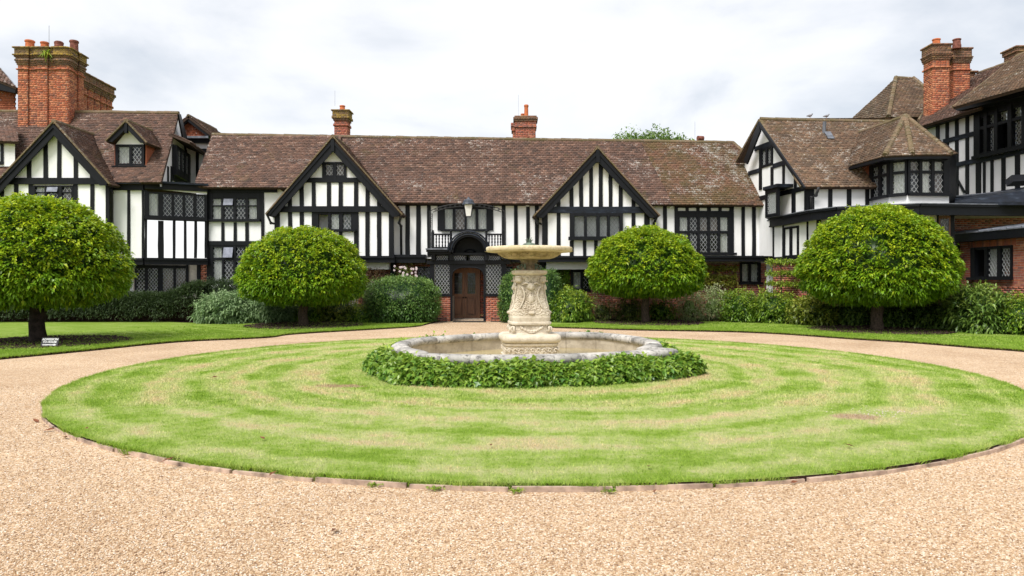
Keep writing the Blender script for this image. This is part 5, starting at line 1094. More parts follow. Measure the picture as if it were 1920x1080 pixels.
window(BB, BA, wf, [(1830, 1848), (1853.5, 1872), (1878.5, 1896.5)], [(467, 518)], 'ocb', sill=(1819, 1903, 520, 525), lattice=.13)
pipe(BA, [BB.at(1804, 456, .15), BB.at(1804, 600, .15)], .06); wall(W(1786, 25.2, 1797, 24.6), BA, [(1786, 640), (1786, 440), (1797, 440), (1797, 640)], m='timber', name='return_wall')
mb = MB(); a0, a1 = BB.u(1784), BB.u(2000); q = [BB.pt(a0, 3.14, .35), BB.pt(a1, 3.14, .35), BB.pt(a1, 3.42, -1.6), BB.pt(a0, 3.30, -.4)]; mb.prism(q, Vector((0, 0, .03)));
for k in range(9):
    uu = a0 + (a1 - a0) * k / 8; mb.tube([BB.pt(uu, 3.18, .35), BB.pt(uu + .2, 3.46, -1.6)], .03, 6)
mb.build('lead_roof', 'lead', BA); mb = MB(); q = [(a0, 2.88), (a1, 2.88), (a1, 3.14), (a0, 3.14)]; mb.hexa([BB.pt(x, y, .33) for x, y in q], [BB.pt(x, y, .25) for x, y in q]); mb.hexa([BB.pt(a0, 2.88, .25), BB.pt(a1, 2.88, .25), BB.pt(a1, 2.94, .25), BB.pt(a0, 2.94, .25)], [BB.pt(a0, 2.88, -.02), BB.pt(a1, 2.88, -.02), BB.pt(a1, 2.94, -.02), BB.pt(a0, 2.94, -.02)]); mb.build('fascia', 'timber', BA)
# ================================================================ far pavilion roof
FP = thing('house_pavilion', (19, 34, 0), 'steep hipped tile roof of a building behind the right wing', 'house')
aL, aR = P(1680, 146, 34), P(1712, 147.5, 34); pfr = Pl(aL, aR, P(1666, 219, 31.5)); roof(FP, [pfr.at(1666, 219), pfr.at(1800, 221), aR, aL], 'tiles_pale')
bl = P(1588, 232, 36.5); roof(FP, [bl, pfr.at(1666, 219), aL], 'tiles_pale'); br_ = pfr.at(1800, 221); roof(FP, [br_, br_ + Vector((.5, 5, 0)), aR], 'tiles_pale')
ridge(FP, pfr.at(1666, 219), aL, .1, .12, zoff=.03); ridge(FP, aL, aR, .09); ridge(FP, aR, br_, .1, .12, zoff=.03)
mb = MB(); a_, b_ = pfr.at(1668, 221), pfr.at(1800, 223); mb.prism([Vector((a_.x + .2, a_.y + .3, 3)), Vector((b_.x, b_.y + .3, 3)), Vector((b_.x + .5, b_.y + 4.5, 3)), Vector((a_.x + .2, a_.y + 4.5, 3))], Vector((0, 0, a_.z - 3.05))); mb.build('wall', 'timber', FP)

# ================================================================ fountain
fc = Vector((.32, 13.5, 0)); FT = thing('fountain', tuple(fc), 'carved pale stone fountain with a wide bowl on a sculpted pedestal', 'fountain')
sq = lambda p, rot=.1: (lambda q: (abs(math.cos(q - rot)) ** p + abs(math.sin(q - rot)) ** p) ** (-1 / p))
from mathutils import noise as mn
def carved(prof, seg, shape, amp, name, m, zlo=-9, zhi=9, steps=1, parent=FT, fr_=9.):
    """lathe with mirrored grotesque relief pressed into it"""
    pr = []
    for i in range(len(prof) - 1):
        for k in range(steps): f = k / steps; pr.append((prof[i][0] * (1 - f) + prof[i + 1][0] * f, prof[i][1] * (1 - f) + prof[i + 1][1] * f))
    pr.append(prof[-1]); mb = MB(); mb.lathe((0, 0, 0), pr, seg, 0, shape); V = []
    for i, (x, y, z) in enumerate(mb.v):
        q = math.atan2(y, x) - .1; s_ = abs(((q / (math.pi / 2)) % 1) - .5) * 2; h = 0
        if zlo < z < zhi:
            fcz = min(1, (z - zlo) / .03, (zhi - z) / .03)
            a = mn.noise(Vector((s_ * fr_ * .55, z * fr_, 1.3))) ; b = mn.noise(Vector((s_ * fr_ * 1.4, z * fr_ * 2.4, 7.7)))
            h = (abs(math.sin(a * 9)) ** .6 * 1.0 + .5 * abs(math.sin(b * 8)) - .9) * amp * fcz
        r_ = math.hypot(x, y); k = (r_ + h) / r_ if r_ > .02 else 1; V.append((fc.x + x * k, fc.y + y * k, z))
    mb.v = V; return mb.build(name, m, parent, smooth=False)
fz = lambda py: EYE - (py - YH) / 100.0
carved([(.46, .05), (.50, .235), (.505, .25), (.47, .27), (.475, .32), (.47, .36), (.475, .42), (.50, .44), (.505, .47), (.48, .485)], 200, sq(6), .028, 'drum', 'carved_stone', .26, .44, 6, fr_=16)
mb = MB(); mb.lathe(fc, [(.48, .48), (.52, .49), (.545, .53), (.55, .57), (.535, .61), (.49, .635), (.30, .64)], 96, 0, sq(6)); mb.build('plinth', 'carved_stone', FT, smooth=True)
carved([(.36, .63), (.355, .66), (.35, .72), (.34, .80)], 180, sq(5.5), .02, 'block', 'carved_stone', .66, .80, 9, fr_=18)
mb = MB(); mb.lathe(fc, [(.35, .80), (.385, .815), (.385, .85), (.36, .862)], 96, 0, sq(5.5)); mb.build('moulding', 'carved_stone', FT)
carved([(.36, .86), (.37, .93), (.365, .99), (.34, 1.08), (.30, 1.17), (.27, 1.26), (.25, 1.38), (.238, 1.50), (.238, 1.62), (.25, 1.72)], 220, sq(5), .030, 'pedestal', 'carved_stone', .97, 1.71, 10, fr_=15)
mb = MB(); mb.lathe(fc, [(.27, 1.71), (.30, 1.725), (.315, 1.75), (.315, 1.79), (.28, 1.80), (.18, 1.805)], 96, 0, sq(6)); mb.build('pedestal_cap', 'carved_stone', FT)
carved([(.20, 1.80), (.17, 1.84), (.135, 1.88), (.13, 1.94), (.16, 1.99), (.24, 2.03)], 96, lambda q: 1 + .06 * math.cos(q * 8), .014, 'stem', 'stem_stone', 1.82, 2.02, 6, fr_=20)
carved([(.2, 2.00), (.36, 2.01), (.43, 2.03), (.47, 2.06), (.53, 2.10), (.56, 2.13), (.78, 2.15)], 240, lambda q: 1 + .07 * math.cos(q * 8 + .5), .04, 'bowl', 'bowl_under_shaded', 2.02, 2.13, 8, fr_=14)
mb = MB(); mb.lathe(fc, [(.74, 2.135), (.785, 2.14), (.80, 2.165), (.805, 2.20), (.795, 2.225), (.77, 2.235), (.73, 2.225), (.5, 2.13), (.1, 2.10)], 96, 0, None); mb.build('bowl_rim', 'bowl_stone', FT, smooth=True)
R_ = Matrix.Rotation(.1, 3, 'Z')
def onface(k, u, z, d, half): # point on face k of the pedestal
    v_ = Matrix.Rotation(.1 + k * math.pi / 2, 3, 'Z') @ Vector((u, -(half + d), 0)); return fc + v_ + Vector((0, 0, z))
for k in range(4):
    for s_ in (-1, 1):
        mb = MB(); c = onface(k, s_ * .215, 1.62, .0, .235); mb.ball(c, .052, 12, 8, (1, 1, 1.15)); mb.ball(onface(k, s_ * .215, 1.60, .06, .24), .018, 6, 4); mb.ball(onface(k, s_ * .215, 1.67, .0, .238), .045, 10, 6, (1.1, 1.1, .6)); mb.build('carved_head', 'carved_stone', FT, smooth=True)
        mb = MB(); mb.tube([onface(k, s_ * (.07 + (.075 - .0045 * j) * math.cos(j * .6)), 1.63 + (.075 - .0045 * j) * math.sin(j * .6), .012, .23) for j in range(15)], .013, 6); mb.tube([onface(k, s_ * (.20 + (.05 - .003 * j) * math.cos(j * .6)), 1.02 + (.05 - .003 * j) * math.sin(j * .6), .015, .33) for j in range(15)], .012, 6)
        mb.tube([onface(k, s_ * (.17 - .05 * math.sin(j * .5)), 1.5 - .05 * j, .02 + .0 * j, .238 + .005 * j * (1 + .12 * j)) for j in range(9)], [.02 - .001 * j for j in range(9)], 6); mb.build('carved_scroll', 'carved_stone', FT, smooth=True)
        mb = MB(); mb.tube([onface(k, s_ * (.33 + (.085 - .005 * j) * math.cos(j * .55 + 1.5)), .74 + (.085 - .005 * j) * math.sin(j * .55 + 1.5), -.02, .34) for j in range(15)], .02, 6); mb.build('corner_volute', 'carved_stone', FT, smooth=True)
        mb = MB(); mb.tube([onface(k, s_ * (.18 + (.06 - .004 * j) * math.cos(j * .6 + 2)), 1.865 + (.055 - .0038 * j) * math.sin(j * .6 + 2), 0, .10) for j in range(13)], .014, 6); mb.build('stem_handle', 'bronze', FT, smooth=True)
    mb = MB(); c = onface(k, 0, 1.50, .0, .242); mb.ball(c, .07, 12, 8, (1.1, 1.1, 1)); mb.ball(onface(k, 0, 1.47, .07, .238), .022, 6, 4, (1, 1, 1.6))
    for s_ in (-1, 1): mb.ball(onface(k, s_ * .03, 1.51, .055, .245), .016, 6, 4); mb.tube([onface(k, s_ * (.05 + .025 * j), 1.545 + .02 * math.sin(j * .9), .03, .24) for j in range(6)], [.02, .02, .018, .014, .01, .005], 6)
    mb.build('carved_mask', 'carved_stone', FT, smooth=True)
    mb = MB(); mb.ball(onface(k, 0, 1.27, .0, .27), .06, 10, 8, (1, .8, 1.7)); mb.ball(onface(k, 0, 1.02, .01, .34), .055, 10, 6, (1.3, 1, .7)); 
    for j in range(10): a = j / 9; mb.ball(onface(k, 0, 1.27 + .1 * math.cos(a * 6.28), .03, .27), .014, 6, 4)
    mb.build('carved_cartouche', 'carved_stone', FT, smooth=True)
    mb = MB()
    for j in range(15): a = j / 14 * 2 - 1; mb.ball(onface(k, a * .2, .71 + .075 * a * a - .02, .005, .345), .022 + .008 * (j % 2), 7, 5)
    for j in range(9): a = j / 8 * 2 - 1; mb.ball(onface(k, a * .11, .665 + .05 * a * a, .008, .35), .02, 7, 5)
    mb.build('fruit_swag', 'carved_stone', FT, smooth=True)
    mb = MB()
    for j in range(9):
        a = (j - 4) * .105; mb.tube([onface(k, a + .035 * math.cos(q * .7) * (1 - q / 12), .35 + .045 * math.sin(q * .7) * (1 - q / 14), .01, .472) for q in range(9)], .011, 5)
    mb.build('leaf_frieze', 'carved_stone', FT, smooth=True)
mb = MB(); mb.lathe(fc, [(.10, 2.13), (.11, 2.22), (.135, 2.25), (.145, 2.27), (.12, 2.275), (.10, 2.30), (.05, 2.31), (.03, 2.33)], 10)
for k in range(6): a = k * 1.05; mb.tube([fc + Vector((.02 * math.cos(a), .02 * math.sin(a), 2.31)), fc + Vector((.05 * math.cos(a), .05 * math.sin(a), 2.36)), fc + Vector((.075 * math.cos(a), .075 * math.sin(a), 2.37 + .02 * (k % 3)))], [.014, .01, .003], 5)
mb.tube([fc + Vector((0, 0, 2.31)), fc + Vector((.01, 0, 2.42))], [.014, .006], 5); mb.build('water_spout', 'bronze', FT)
# basin
BS = thing('fountain_basin', (.45, 13.8, 0), 'low lobed stone basin with weathered rounded coping round the fountain', 'basin')
zc = .48
def gz(px, py, z): Y_ = (EYE - z) * F / (py - YH); return Vector(((px - 960) / F * Y_, Y_))
FL, FR_, BRr, BL = Vector((-1.40, 11.35)), Vector((2.72, 12.25)), Vector((2.02, 16.3)), Vector((-1.80, 15.25))
mids = [Vector((.62, 11.12)), Vector((2.92, 14.15)), Vector((.0, 16.5)), Vector((-2.15, 13.4))]
def arc(a, m_, b, n=10): # quadratic through m
    c = m_ * 2 - (a + b) / 2; return [(a * (1 - t_) ** 2 + c * 2 * t_ * (1 - t_) + b * t_ * t_) for t_ in [i / n for i in range(n)]]
FL, FR_, BL = Vector((-1.5, 11.2)), Vector((2.80, 12.1)), Vector((-1.74, 14.75)); BRr = Vector((1.98, 15.9)); V2 = lambda *q: [Vector(p) for p in q]
outl = arc(FL, Vector((.65, 11.02)), FR_) + V2((2.80, 12.1), (2.45, 12.5), (2.73, 13.05), (2.83, 13.8), (2.70, 14.65), (2.38, 15.4)) + arc(BRr, Vector((.1, 16.05)), BL) + V2((-1.74, 14.75), (-2.05, 14.3), (-2.2, 13.6), (-2.18, 12.9), (-1.98, 12.25), (-1.66, 11.7))
def off(pl, o): return offset_poly(pl, o)
nO = len(outl); inner = off(outl, -.17)
for i in range(0, nO, 2):   # coping stones, two segments each
    q = [outl[i], outl[(i + 1) % nO], outl[(i + 2) % nO]]; mb = MB(); sec_n = 10; ring = []
    dj = random.uniform(-.0015, .0015)
    for j, c in enumerate(q):
        idx = (i + j) % nO; o2 = Vector(off(outl, -1)[idx]) - outl[idx]; o2.normalize()
        t_ = (q[min(j + 1, 2)] - q[max(j - 1, 0)]).normalized(); cc = c + (t_ * .003 if j == 0 else (t_ * -.003 if j == 2 else Vector((0, 0)))); row = []
        for k in range(sec_n):
            a = 2 * math.pi * k / sec_n; rx, rz = .155, .078; ca, sa = math.cos(a), math.sin(a); ca = math.copysign(abs(ca) ** .7, ca); sa = math.copysign(abs(sa) ** .7, sa)
            p2 = cc + o2 * (.17 + rx * ca); row.append((p2.x, p2.y, zc - .08 + rz * sa + dj + random.uniform(-.0015, .0015)))
        ring.append(row)
    n0 = 0; mb.v = [p for r_ in ring for p in r_]
    for j in range(2):
        for k in range(sec_n): k2 = (k + 1) % sec_n; mb.f.append((j * sec_n + k, j * sec_n + k2, (j + 1) * sec_n + k2, (j + 1) * sec_n + k))
    mb.f.append(tuple(range(sec_n - 1, -1, -1))); mb.f.append(tuple(2 * sec_n + k for k in range(sec_n))); mb.build('coping_stone', 'coping_stone', BS, smooth=True)
inn2 = off(outl, -.27); inn3 = off(outl, -.06)
for i in range(0, nO, 2):
    for pl_, f_, nm in ((inn2, 1, 'basin_slab'), (inn3, -1, 'basin_slab')):
        mb = MB()
        for j in range(2):
            a, b = pl_[(i + j) % nO], pl_[(i + j + 1) % nO]; t_ = (b - a).normalized(); g_ = .004; nrm = Vector((t_.y, -t_.x)) * (.06 if f_ == 1 else -.06)
            a2 = a + t_ * (g_ if j == 0 else 0); b2 = b - t_ * (g_ if j == 1 else 0); mb.hexa([Vector((a2.x, a2.y, -.02)), Vector((b2.x, b2.y, -.02)), Vector((b2.x, b2.y, zc - .12)), Vector((a2.x, a2.y, zc - .12))], [Vector(((a2 + nrm).x, (a2 + nrm).y, -.02)), Vector(((b2 + nrm).x, (b2 + nrm).y, -.02)), Vector(((b2 + nrm).x, (b2 + nrm).y, zc - .12)), Vector(((a2 + nrm).x, (a2 + nrm).y, zc - .12))])
        mb.build(nm, 'basin_stone', BS)
wt = sheet('fountain_water', [tuple(p) for p in off(outl, -.24)], .13, 'water')
# ivy collar
def ring_pts(n, t0, t1):
    P0 = np.array([tuple(p) for p in outl]); C = np.array([.45, 13.8]); i = rng.integers(0, nO, n); f = rng.uniform(0, 1, n)[:, None]; A = P0[i]; B = P0[(i + 1) % nO]; Q = A + (B - A) * f
    Dn = B - A; Dn /= np.linalg.norm(Dn, axis=1, keepdims=True); NV = np.array([tuple((Vector(off(outl, -.3)[i_]) - outl[i_]).normalized() * -1) for i_ in range(nO)]); Nn = NV[i] * (1 - f) + NV[(i + 1) % nO] * f; Nn /= np.linalg.norm(Nn, axis=1, keepdims=True); t_ = rng.uniform(t0, t1, n); ang = t_ * np.pi / 2
    cx_, cy_ = Q[:, 0], Q[:, 1]; wob = 1 + .12 * np.sin(cx_ * 5 + cy_ * 3) + .08 * np.sin(cx_ * 11 - cy_ * 7); hw = (.37 * wob)[:, None]; hh = .345 * (1 + .10 * np.sin(cx_ * 4 + 1) + .06 * np.sin(cy_ * 9))
    XY = Q + Nn * (.02 + hw * np.sin(ang)[:, None] ** .8); Zz = .04 + hh * np.cos(ang) ** .8; N3 = np.c_[Nn * np.sin(ang)[:, None], np.cos(ang)[:, None] * .9 + .05]; return np.c_[XY, Zz] + rng.normal(0, .018, (n, 3)), N3, t_
Pi, Ni, t_ = ring_pts(15000, .0, 1.0); D = np.c_[Ni[:, 0] * .35, Ni[:, 1] * .35, -np.ones(len(Pi)) * .8 * t_ - .05] + rng.normal(0, .4, (len(Pi), 3)); D[:, :2] += Ni[:, :2] * .3
nw = np.clip(rng.normal(.25, .3, len(Pi)) + .45 * (1 - t_), 0, 1) * .75
ivy_t = thing('ivy_collar', (.45, 11.2, 0), 'dense glossy ivy growing round the outside of the stone basin', 'ivy')
leaves('foliage', Pi, D, .085, .095, 'ivy_leaf', nw, ivy_t, .15, None, ivy=True)
Pi, Ni, t_ = ring_pts(6000, .0, 1.0); Pi -= Ni * .07; leaves('inner_foliage', Pi, rng.normal(0, 1, (6000, 3)) - [0, 0, .5], .11, .1, 'ivy_leaf', None, ivy_t, .1, None, ivy=True, shade=np.zeros(6000))  # all at the darkest tone, painting shade into gaps of the ivy
Pi, Ni, t_ = ring_pts(260, .0, .12); Pi[:, 2] += rng.uniform(0, .08, 260); k = (Pi[:, 0] < -1.4) & (Pi[:, 1] > 12.5) | (rng.uniform(0, 1, 260) < .12); leaves('ivy_shoots', Pi[k], Ni[k] + rng.normal(0, .5, (k.sum(), 3)), .09, .06, 'ivy_leaf', np.ones(k.sum()), ivy_t, .2, 'stuff')
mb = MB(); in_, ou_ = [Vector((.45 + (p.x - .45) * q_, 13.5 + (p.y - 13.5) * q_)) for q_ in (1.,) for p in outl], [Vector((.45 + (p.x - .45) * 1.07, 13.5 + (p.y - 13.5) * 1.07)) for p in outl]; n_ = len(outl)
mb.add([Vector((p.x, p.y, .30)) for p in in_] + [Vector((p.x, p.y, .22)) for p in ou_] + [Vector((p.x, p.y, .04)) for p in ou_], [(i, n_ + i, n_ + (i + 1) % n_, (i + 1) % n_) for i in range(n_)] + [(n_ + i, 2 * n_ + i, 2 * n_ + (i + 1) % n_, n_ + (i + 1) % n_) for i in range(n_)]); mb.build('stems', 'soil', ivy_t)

# ================================================================ hedges and shrubs
def shrub(x0, x1, top, Y, label, m, ns, k=6, Lr=.1, Wr=.035, ry=None, base=.02, p=2.2, lump=.06, newf=.6, down=.1, ragged=.05, name='shrub', cat='shrub', group=None, core=.8, jit=.05, spread=1.1, zwf=.4, stems=False, outw=.8):
    cx = ((x0 + x1) / 2 - 960) / F * Y; rx = (x1 - x0) / 2 / F * Y; zt = EYE - (top - YH) / F * Y; ry = ry or min(rx, 1.0)
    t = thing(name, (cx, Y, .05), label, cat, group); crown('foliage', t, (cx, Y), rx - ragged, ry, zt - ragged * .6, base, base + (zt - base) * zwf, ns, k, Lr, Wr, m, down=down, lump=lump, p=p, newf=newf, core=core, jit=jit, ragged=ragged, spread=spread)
    mb = MB()
    for q in range(5): a = q * 1.3 + cx; mb.tube([(cx + .12 * math.cos(a), Y + .1 * math.sin(a), .0), (cx + rx * .5 * math.cos(a), Y + ry * .5 * math.sin(a), zt * .6)], [.03, .015], 6)
    mb.build('stems', 'bark', t); return t
# long yew hedge on the left
hg = thing('yew_hedge', (-17, 27.4, .05), 'long low dark green yew hedge below the left wing windows', 'hedge')
n = 9000; X = rng.uniform(-24, -11.6, n); t_ = rng.uniform(-.5, 1.0, n); ang = t_ * 1.56; hgt = 1.0 + .04 * np.sin(X * 2.1) + .03 * np.sin(X * 5); hgt = hgt + np.clip((X + 13.2) * .35, 0, .45)
cs = np.cos(ang); sn = np.sin(ang); Yh = 27.4 - .6 * np.sign(sn) * np.abs(sn) ** .5; Zh = .08 + (hgt - .08) * np.abs(cs) ** .45; Nn = np.c_[np.zeros(n), -sn, cs]; wob = .05 * np.sin(X * 3.3 + Zh * 6); Pp = np.c_[X, Yh - wob, Zh] + rng.normal(0, .035, (n, 3))
Pq, D, Nq = sprays(Pp, Nn, 8, down=.15, spread=.9, jit=.05); leaves('foliage', Pq, D, .12, .03, 'yew_leaf', np.repeat(rng.uniform(0, .8, n), 8), hg, .15)
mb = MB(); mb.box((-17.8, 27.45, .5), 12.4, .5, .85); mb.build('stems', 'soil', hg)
shrub(372, 462, 526, 28.3, 'dark yew shrub rising at the right end of the long hedge', 'yew_leaf', 1500, 8, .1, .03, newf=.6, jit=.06, name='yew_shrub')
shrub(374, 480, 552, 26.6, 'spreading grey green shrub beside the left lawn, left of the second dome tree', 'grey_leaf', 900, 7, .15, .05, ry=.9, lump=.1, down=.35, ragged=.07, newf=.5)
shrub(455, 556, 560, 26.9, 'grey green shrub behind the left of the second dome tree trunk', 'grey_leaf', 700, 7, .14, .045, ry=.8, lump=.1, down=.3, ragged=.07, newf=.35)
shrub(540, 612, 566, 27.3, 'mid green shrub directly behind the second dome tree trunk', 'bright_leaf', 420, 7, .1, .04, ry=.7, lump=.12, ragged=.08, newf=.4)
shrub(590, 672, 556, 27.5, 'yellow green golden shrub right of the second dome tree trunk', 'gold_leaf', 480, 7, .1, .04, ry=.7, lump=.14, ragged=.08, newf=.9)
shrub(655, 702, 574, 27.0, 'small bright green bush left of the big clipped round bush', 'bright_leaf', 260, 7, .09, .035, ry=.5, lump=.1, ragged=.06, newf=.9)
shrub(686, 823, 522, 27.3, 'big rounded clipped green bush immediately left of the porch', 'box_leaf', 2200, 7, .075, .036, ry=1.15, p=3.1, lump=.025, newf=.8, ragged=.03, jit=.05, zwf=.45, core=.86)
shrub(668, 738, 504, 29.2, 'copper tinged shrub against the wall left of the porch', 'copper_leaf', 420, 6, .09, .035, ry=.45, lump=.12, ragged=.1, newf=.6)
rs = shrub(736, 784, 496, 29.3, 'climbing rose with pale pink blooms on the wall beside the porch', 'thin_leaf', 260, 6, .08, .035, ry=.4, lump=.12, ragged=.1, newf=.3, name='rose_bush')
for k in range(22):
    p = P(random.uniform(738, 782), random.uniform(499, 521), 28.85 + random.uniform(-.08, .05)); mb = MB()
    for j in range(5): a = j * 1.257 + k; mb.ball(p + Vector((.03 * math.cos(a), -.01, .03 * math.sin(a))), random.uniform(.014, .026), 6, 4, (1, .6, 1))
    mb.build('bloom', 'petal', rs)
shrub(936, 1000, 510, 27.6, 'rounded clipped bush right of the porch, partly behind the fountain', 'box_leaf', 1200, 7, .075, .034, ry=.9, p=2.6, lump=.03, newf=.8, ragged=.035, jit=.045, core=.86)
shrub(992, 1054, 507, 27.9, 'upright grey green bush just right of the fountain pedestal', 'box_leaf', 1100, 7, .075, .034, ry=.9, p=2.5, lump=.03, newf=.5, ragged=.035, jit=.045, core=.86)
n = 1500; u = rng.uniform(1020, 1068, n); v_ = rng.uniform(503, 560, n); Pp = np.array([tuple(P(a, b, 29.95)) for a, b in zip(u, v_)]); iv = thing('wall_ivy', (1.9, 30, 1), 'ivy climbing the brick wall left of the small ground floor window', 'ivy'); leaves('foliage', Pp, rng.normal(0, .5, (n, 3)) + [0, -.3, -.8], .12, .12, 'ivy_leaf', rng.uniform(0, .6, n), iv, .1, ivy=True)
shrub(1030, 1108, 546, 27.3, 'glossy bright green laurel bush right of the fountain', 'bright_leaf', 620, 7, .12, .045, ry=.9, lump=.09, ragged=.06, newf=.8)
shrub(1098, 1158, 556, 27.9, 'thin twiggy brown green shrub left of the third dome tree trunk', 'thin_leaf', 300, 6, .09, .03, ry=.6, lump=.2, ragged=.12, newf=.8, core=.5)
shrub(1150, 1212, 556, 28.2, 'mixed green shrub behind the third dome tree trunk', 'thin_leaf', 380, 6, .1, .04, ry=.7, lump=.15, ragged=.1, newf=.4, core=.6)
shrub(1205, 1272, 560, 28.4, 'low green shrub right of the third dome tree trunk', 'bright_leaf', 340, 6, .1, .04, ry=.6, lump=.15, ragged=.1, newf=.3, core=.6)
shrub(1266, 1318, 544, 28.2, 'pale variegated shrub in the middle of the right border', 'variegated_leaf', 360, 6, .09, .035, ry=.6, lump=.15, ragged=.1, newf=.9, core=.5)
shrub(1306, 1366, 538, 28.3, 'taller pale variegated shrub below the pair of trained wall branches', 'variegated_leaf', 400, 6, .09, .035, ry=.6, lump=.15, ragged=.1, newf=.9, core=.5)
shrub(1352, 1424, 546, 27.3, 'leafy green shrub under the small brick wall window', 'bright_leaf', 520, 7, .11, .04, ry=.8, lump=.12, ragged=.08, newf=.6)
shrub(1408, 1496, 548, 26.8, 'broad leafy green shrub left of the largest right dome tree', 'bright_leaf', 640, 7, .12, .04, ry=.8, lump=.12, ragged=.08, newf=.7)
shrub(1484, 1576, 556, 25.6, 'yellow green broadleaf shrub behind the left half of the right dome tree', 'gold_leaf', 720, 6, .13, .07, ry=.8, lump=.1, ragged=.06, newf=.5)
shrub(1560, 1650, 558, 25.2, 'dark broadleaf shrub behind the right dome tree trunk', 'rhodo_leaf', 620, 6, .13, .06, ry=.8, lump=.1, ragged=.08, newf=.6)
shrub(1645, 1735, 562, 24.2, 'shadowed shrub to the right of the right dome tree trunk', 'rhodo_leaf', 520, 6, .14, .06, ry=.8, lump=.15, ragged=.1, newf=.3, core=.7)
shrub(1715, 1800, 556, 23.4, 'low dark shrub left of the rhododendron', 'rhodo_leaf', 460, 6, .15, .06, ry=.8, lump=.15, ragged=.1, newf=.4, core=.7)
shrub(1782, 1884, 541, 22.0, 'large leaved rhododendron below the annex window', 'rhodo_leaf', 620, 7, .21, .065, ry=1.0, lump=.12, ragged=.1, newf=.7, down=.15)
shrub(1862, 1990, 556, 21.2, 'rounded bright green shrub at the right edge below the annex', 'bright_leaf', 900, 7, .09, .04, ry=1.0, lump=.1, ragged=.07, newf=.6)
# trained espaliers on the walls
def espalier(x0, x1, xs, tiers, Y, yb, label, group='espaliers on the brick walls'):
    c = P(xs, yb, Y); t = thing('espalier', (c.x, Y, 0), label, 'plant', group); mb = MB(); mb.tube([(c.x, Y, 0), (c.x + .02, Y, 1.0), P(xs, tiers[0], Y)], [.035, .03, .02], 6)
    for y in tiers: mb.tube([P(x0 + 3, y + 1, Y), P(xs, y + 3, Y), P(x1 - 3, y + 1, Y)], .015, 5)
    mb.build('trunk', 'bark', t)
    for y in tiers:
        n = int((x1 - x0) * 9); u = rng.uniform(x0, x1, n); vv = y + rng.normal(0, 2.6, n); Pp = np.array([tuple(P(a, b, Y)) for a, b in zip(u, vv)]); Pp[:, 1] += rng.normal(0, .1, n) - .05
        leaves('foliage', Pp, rng.normal(0, .7, (n, 3)) + [0, -.3, .1], .11, .045, 'gold_leaf' if Y > 28 else 'bright_leaf', rng.uniform(0, .8, n), t, .2)
espalier(1316, 1382, 1342, (503, 519, 531), 29.9, 560, 'espalier with three leafy tiers on the brick left of the small window')
espalier(1436, 1508, 1464, (491, 512, 532), 26.9, 570, 'fuller espalier with three leafy tiers below the wooden three-light window')
# tree beyond the roof
bt = thing('background_tree', (10.5, 52, 0), 'leafy treetop showing above the central roof ridge', 'tree')
for cx_, zt_, rx_ in ((1174, 260, 22), (1196, 262, 22), (1224, 253, 24), (1252, 259, 22), (1270, 264, 16)):
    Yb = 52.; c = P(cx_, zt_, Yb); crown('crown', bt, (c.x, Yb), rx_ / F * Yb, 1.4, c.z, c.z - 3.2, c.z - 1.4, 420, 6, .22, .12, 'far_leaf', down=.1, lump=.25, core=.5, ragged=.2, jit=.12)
mb = MB(); mb.tube([(10.5, 52, 0), (10.4, 52, 6), (10.2, 52, 10)], [.35, .28, .15], 10)
for a in (-1.9, 1.2): mb.tube([(10.3, 52, 8.5), (10.3 + a, 52, 11.2)], [.14, .06], 8)
mb.build('trunk', 'bark', bt)
# ================================================================ small things
sp = G(94, 650, .05); sg = thing('direction_sign', tuple(sp), 'small black sign with white lettering and arrow beneath the left dome tree', 'sign')
sw = W(60, sp.y, 130, sp.y); mb = MB(); rr = Matrix.Rotation(-.35, 3, 'X'); cs_ = sw.at(94, 641.5); mb.box(cs_, .40, .02, .21, rr); mb.build('sign_board', 'iron', sg); mb = MB(); mb.tube([(sp.x, sp.y + .05, .03), (sp.x, sp.y + .03, .15)], .012, 6); mb.build('stake', 'iron', sg)
def text(s_, size, loc, parent):
    cu = bpy.data.curves.new('lettering', 'FONT'); cu.body = s_; cu.size = size; cu.align_x = 'CENTER'; cu.extrude = .001; cu.offset = .003; o = bpy.data.objects.new('lettering', cu); COL.objects.link(o); cu.materials.append(M['white_paint']); o.parent = parent; o.matrix_parent_inverse = Matrix.Translation(-Vector(parent.location)); o.location = loc; o.rotation_euler = (math.radians(90) - .35, 0, 0); bpy.context.view_layer.update()
    me = bpy.data.meshes.new_from_object(o.evaluated_get(bpy.context.evaluated_depsgraph_get())); n_ = bpy.data.objects.new('lettering', me); COL.objects.link(n_); n_.parent = parent; n_.matrix_parent_inverse = o.matrix_parent_inverse; n_.location = loc; n_.rotation_euler = o.rotation_euler; bpy.data.objects.remove(o); return n_
nrm = rr @ Vector((0, -1, 0)); upv = rr @ Vector((0, 0, 1))
text('ADMISSION', .072, cs_ + nrm * .014 + upv * .042, sg); text('TO HOUSE', .066, cs_ + nrm * .014 - upv * .022, sg)
mb = MB(); b0 = cs_ + nrm * .013 - upv * .068; X_ = Vector((1, 0, 0))
mb.prism([b0 - X_ * .16 - upv * .012, b0 + X_ * .1 - upv * .012, b0 + X_ * .1 - upv * .03, b0 + X_ * .17, b0 + X_ * .1 + upv * .03, b0 + X_ * .1 + upv * .012, b0 - X_ * .16 + upv * .012], nrm * -.002); mb.build('arrow', 'white_paint', sg)
p = P(881, 602.5, 28.1); mb = MB(); mb.box((p.x, 27.8, .015), 1.25, .5, .03); dm = mb.build('doormat', 'doormat'); tag(dm, 'dark doormat lying on the gravel in front of the porch door', 'doormat')
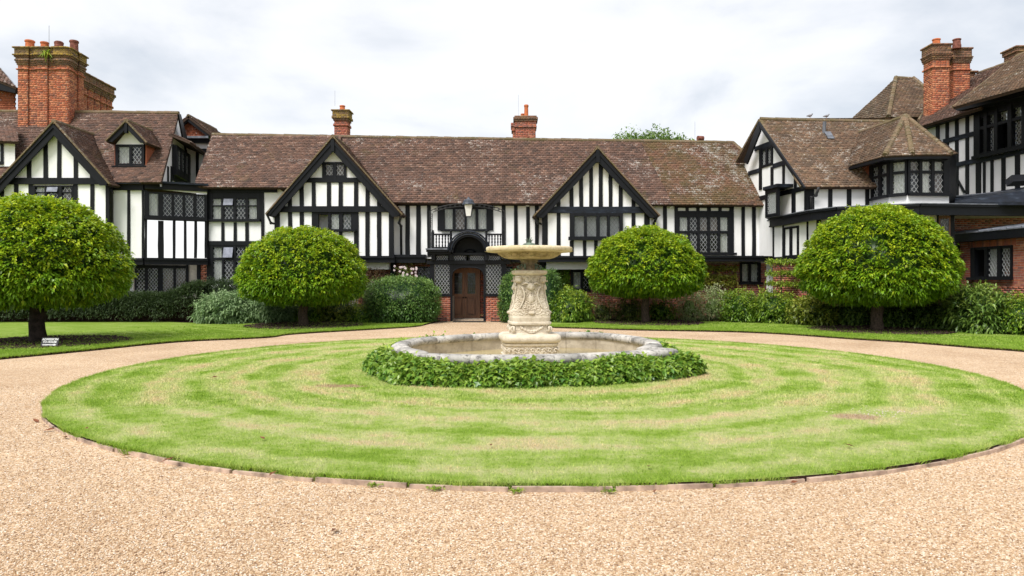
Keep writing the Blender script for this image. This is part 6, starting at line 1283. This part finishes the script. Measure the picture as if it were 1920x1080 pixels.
for x, lb in ((827, 'iron boot scraper against the left porch pier'), (932, 'iron boot scraper against the right porch pier')):
    q = P(x, 600, 28.05); t = thing('boot_scraper', (q.x, 28.0, 0), lb, 'boot scraper', 'boot scrapers by the porch'); mb = MB(); mb.tube([(q.x - .2, 28, 0), (q.x - .2, 28, .16)], .015, 6); mb.tube([(q.x + .2, 28, 0), (q.x + .2, 28, .16)], .015, 6); mb.box((q.x, 28, .11), .4, .012, .05); mb.box((q.x, 28.0, .01), .5, .2, .03); mb.build('frame', 'iron', t)
# fallen leaves
LFm = MB(); LFm.add([(-.045, 0, 0), (-.01, -.02, .008), (.05, .004, .004), (-.005, .022, .01), (0, 0, .002)], [(0, 1, 4), (1, 2, 4), (2, 3, 4), (3, 0, 4)]); LFo = None
lm_ = bpy.data.meshes.new('fallen_leaf'); lm_.from_pydata(LFm.v, [], LFm.f); lm_.materials.append(M['dead_leaf'])
for i, (px, py) in enumerate(((68, 789), (82, 797), (92, 806), (122, 820), (162, 803), (237, 854), (312, 863), (322, 860), (512, 888), (627, 994), (1489, 904), (1573, 885), (1592, 835), (1228, 921), (921, 834), (492, 821), (1217, 874), (402, 707))):
    inl = (G(px, py).x - LC[0]) ** 2 + (G(px, py).y - LC[1]) ** 2 < LR_ ** 2
    o = bpy.data.objects.new('fallen_leaf', lm_); COL.objects.link(o); o.location = G(px, py, .082 if inl else .018); o.rotation_euler = (random.uniform(-.4, .4), random.uniform(-.4, .4), random.uniform(0, 6)); o.scale = (random.uniform(.7, 1.3),) * 3
    tag(o, 'small brown fallen leaf lying on the lawn' if inl else 'small brown fallen leaf lying on the gravel near the lawn edge', 'leaf', 'fallen leaves on the lawn' if inl else 'fallen leaves on the gravel')

for px, py, lb in ((703, 913, 'leftmost small weed rooted along the front lawn edging'), (815, 920, 'small weed beside the lawn edging left of the fountain'), (968, 925, 'small weed beside the lawn edging straight below the fountain'), (1142, 926, 'small weed in the gravel at the lawn edge right of the fountain')):
    q = G(px, py); t = thing('weed', tuple(q), lb, 'weed', 'weeds along the lawn edging'); n = 46
    Pw = np.array([[q.x, q.y, .01]]) + np.c_[rng.normal(0, .03, n), rng.normal(0, .012, n), rng.uniform(0, .01, n)]; leaves('foliage', Pw, rng.normal(0, 1, (n, 3)) * [1, 1, .2] + [0, 0, .55], .04, .014, 'bright_leaf', rng.uniform(0, .6, n), t, .2)
n = 90; dx_, dy_ = rng.normal(0, .22, n), rng.normal(0, .16, n); stones('clover_flowers', 4.25 + dx_, 8.45 + dy_, .075, .007, 'petal')
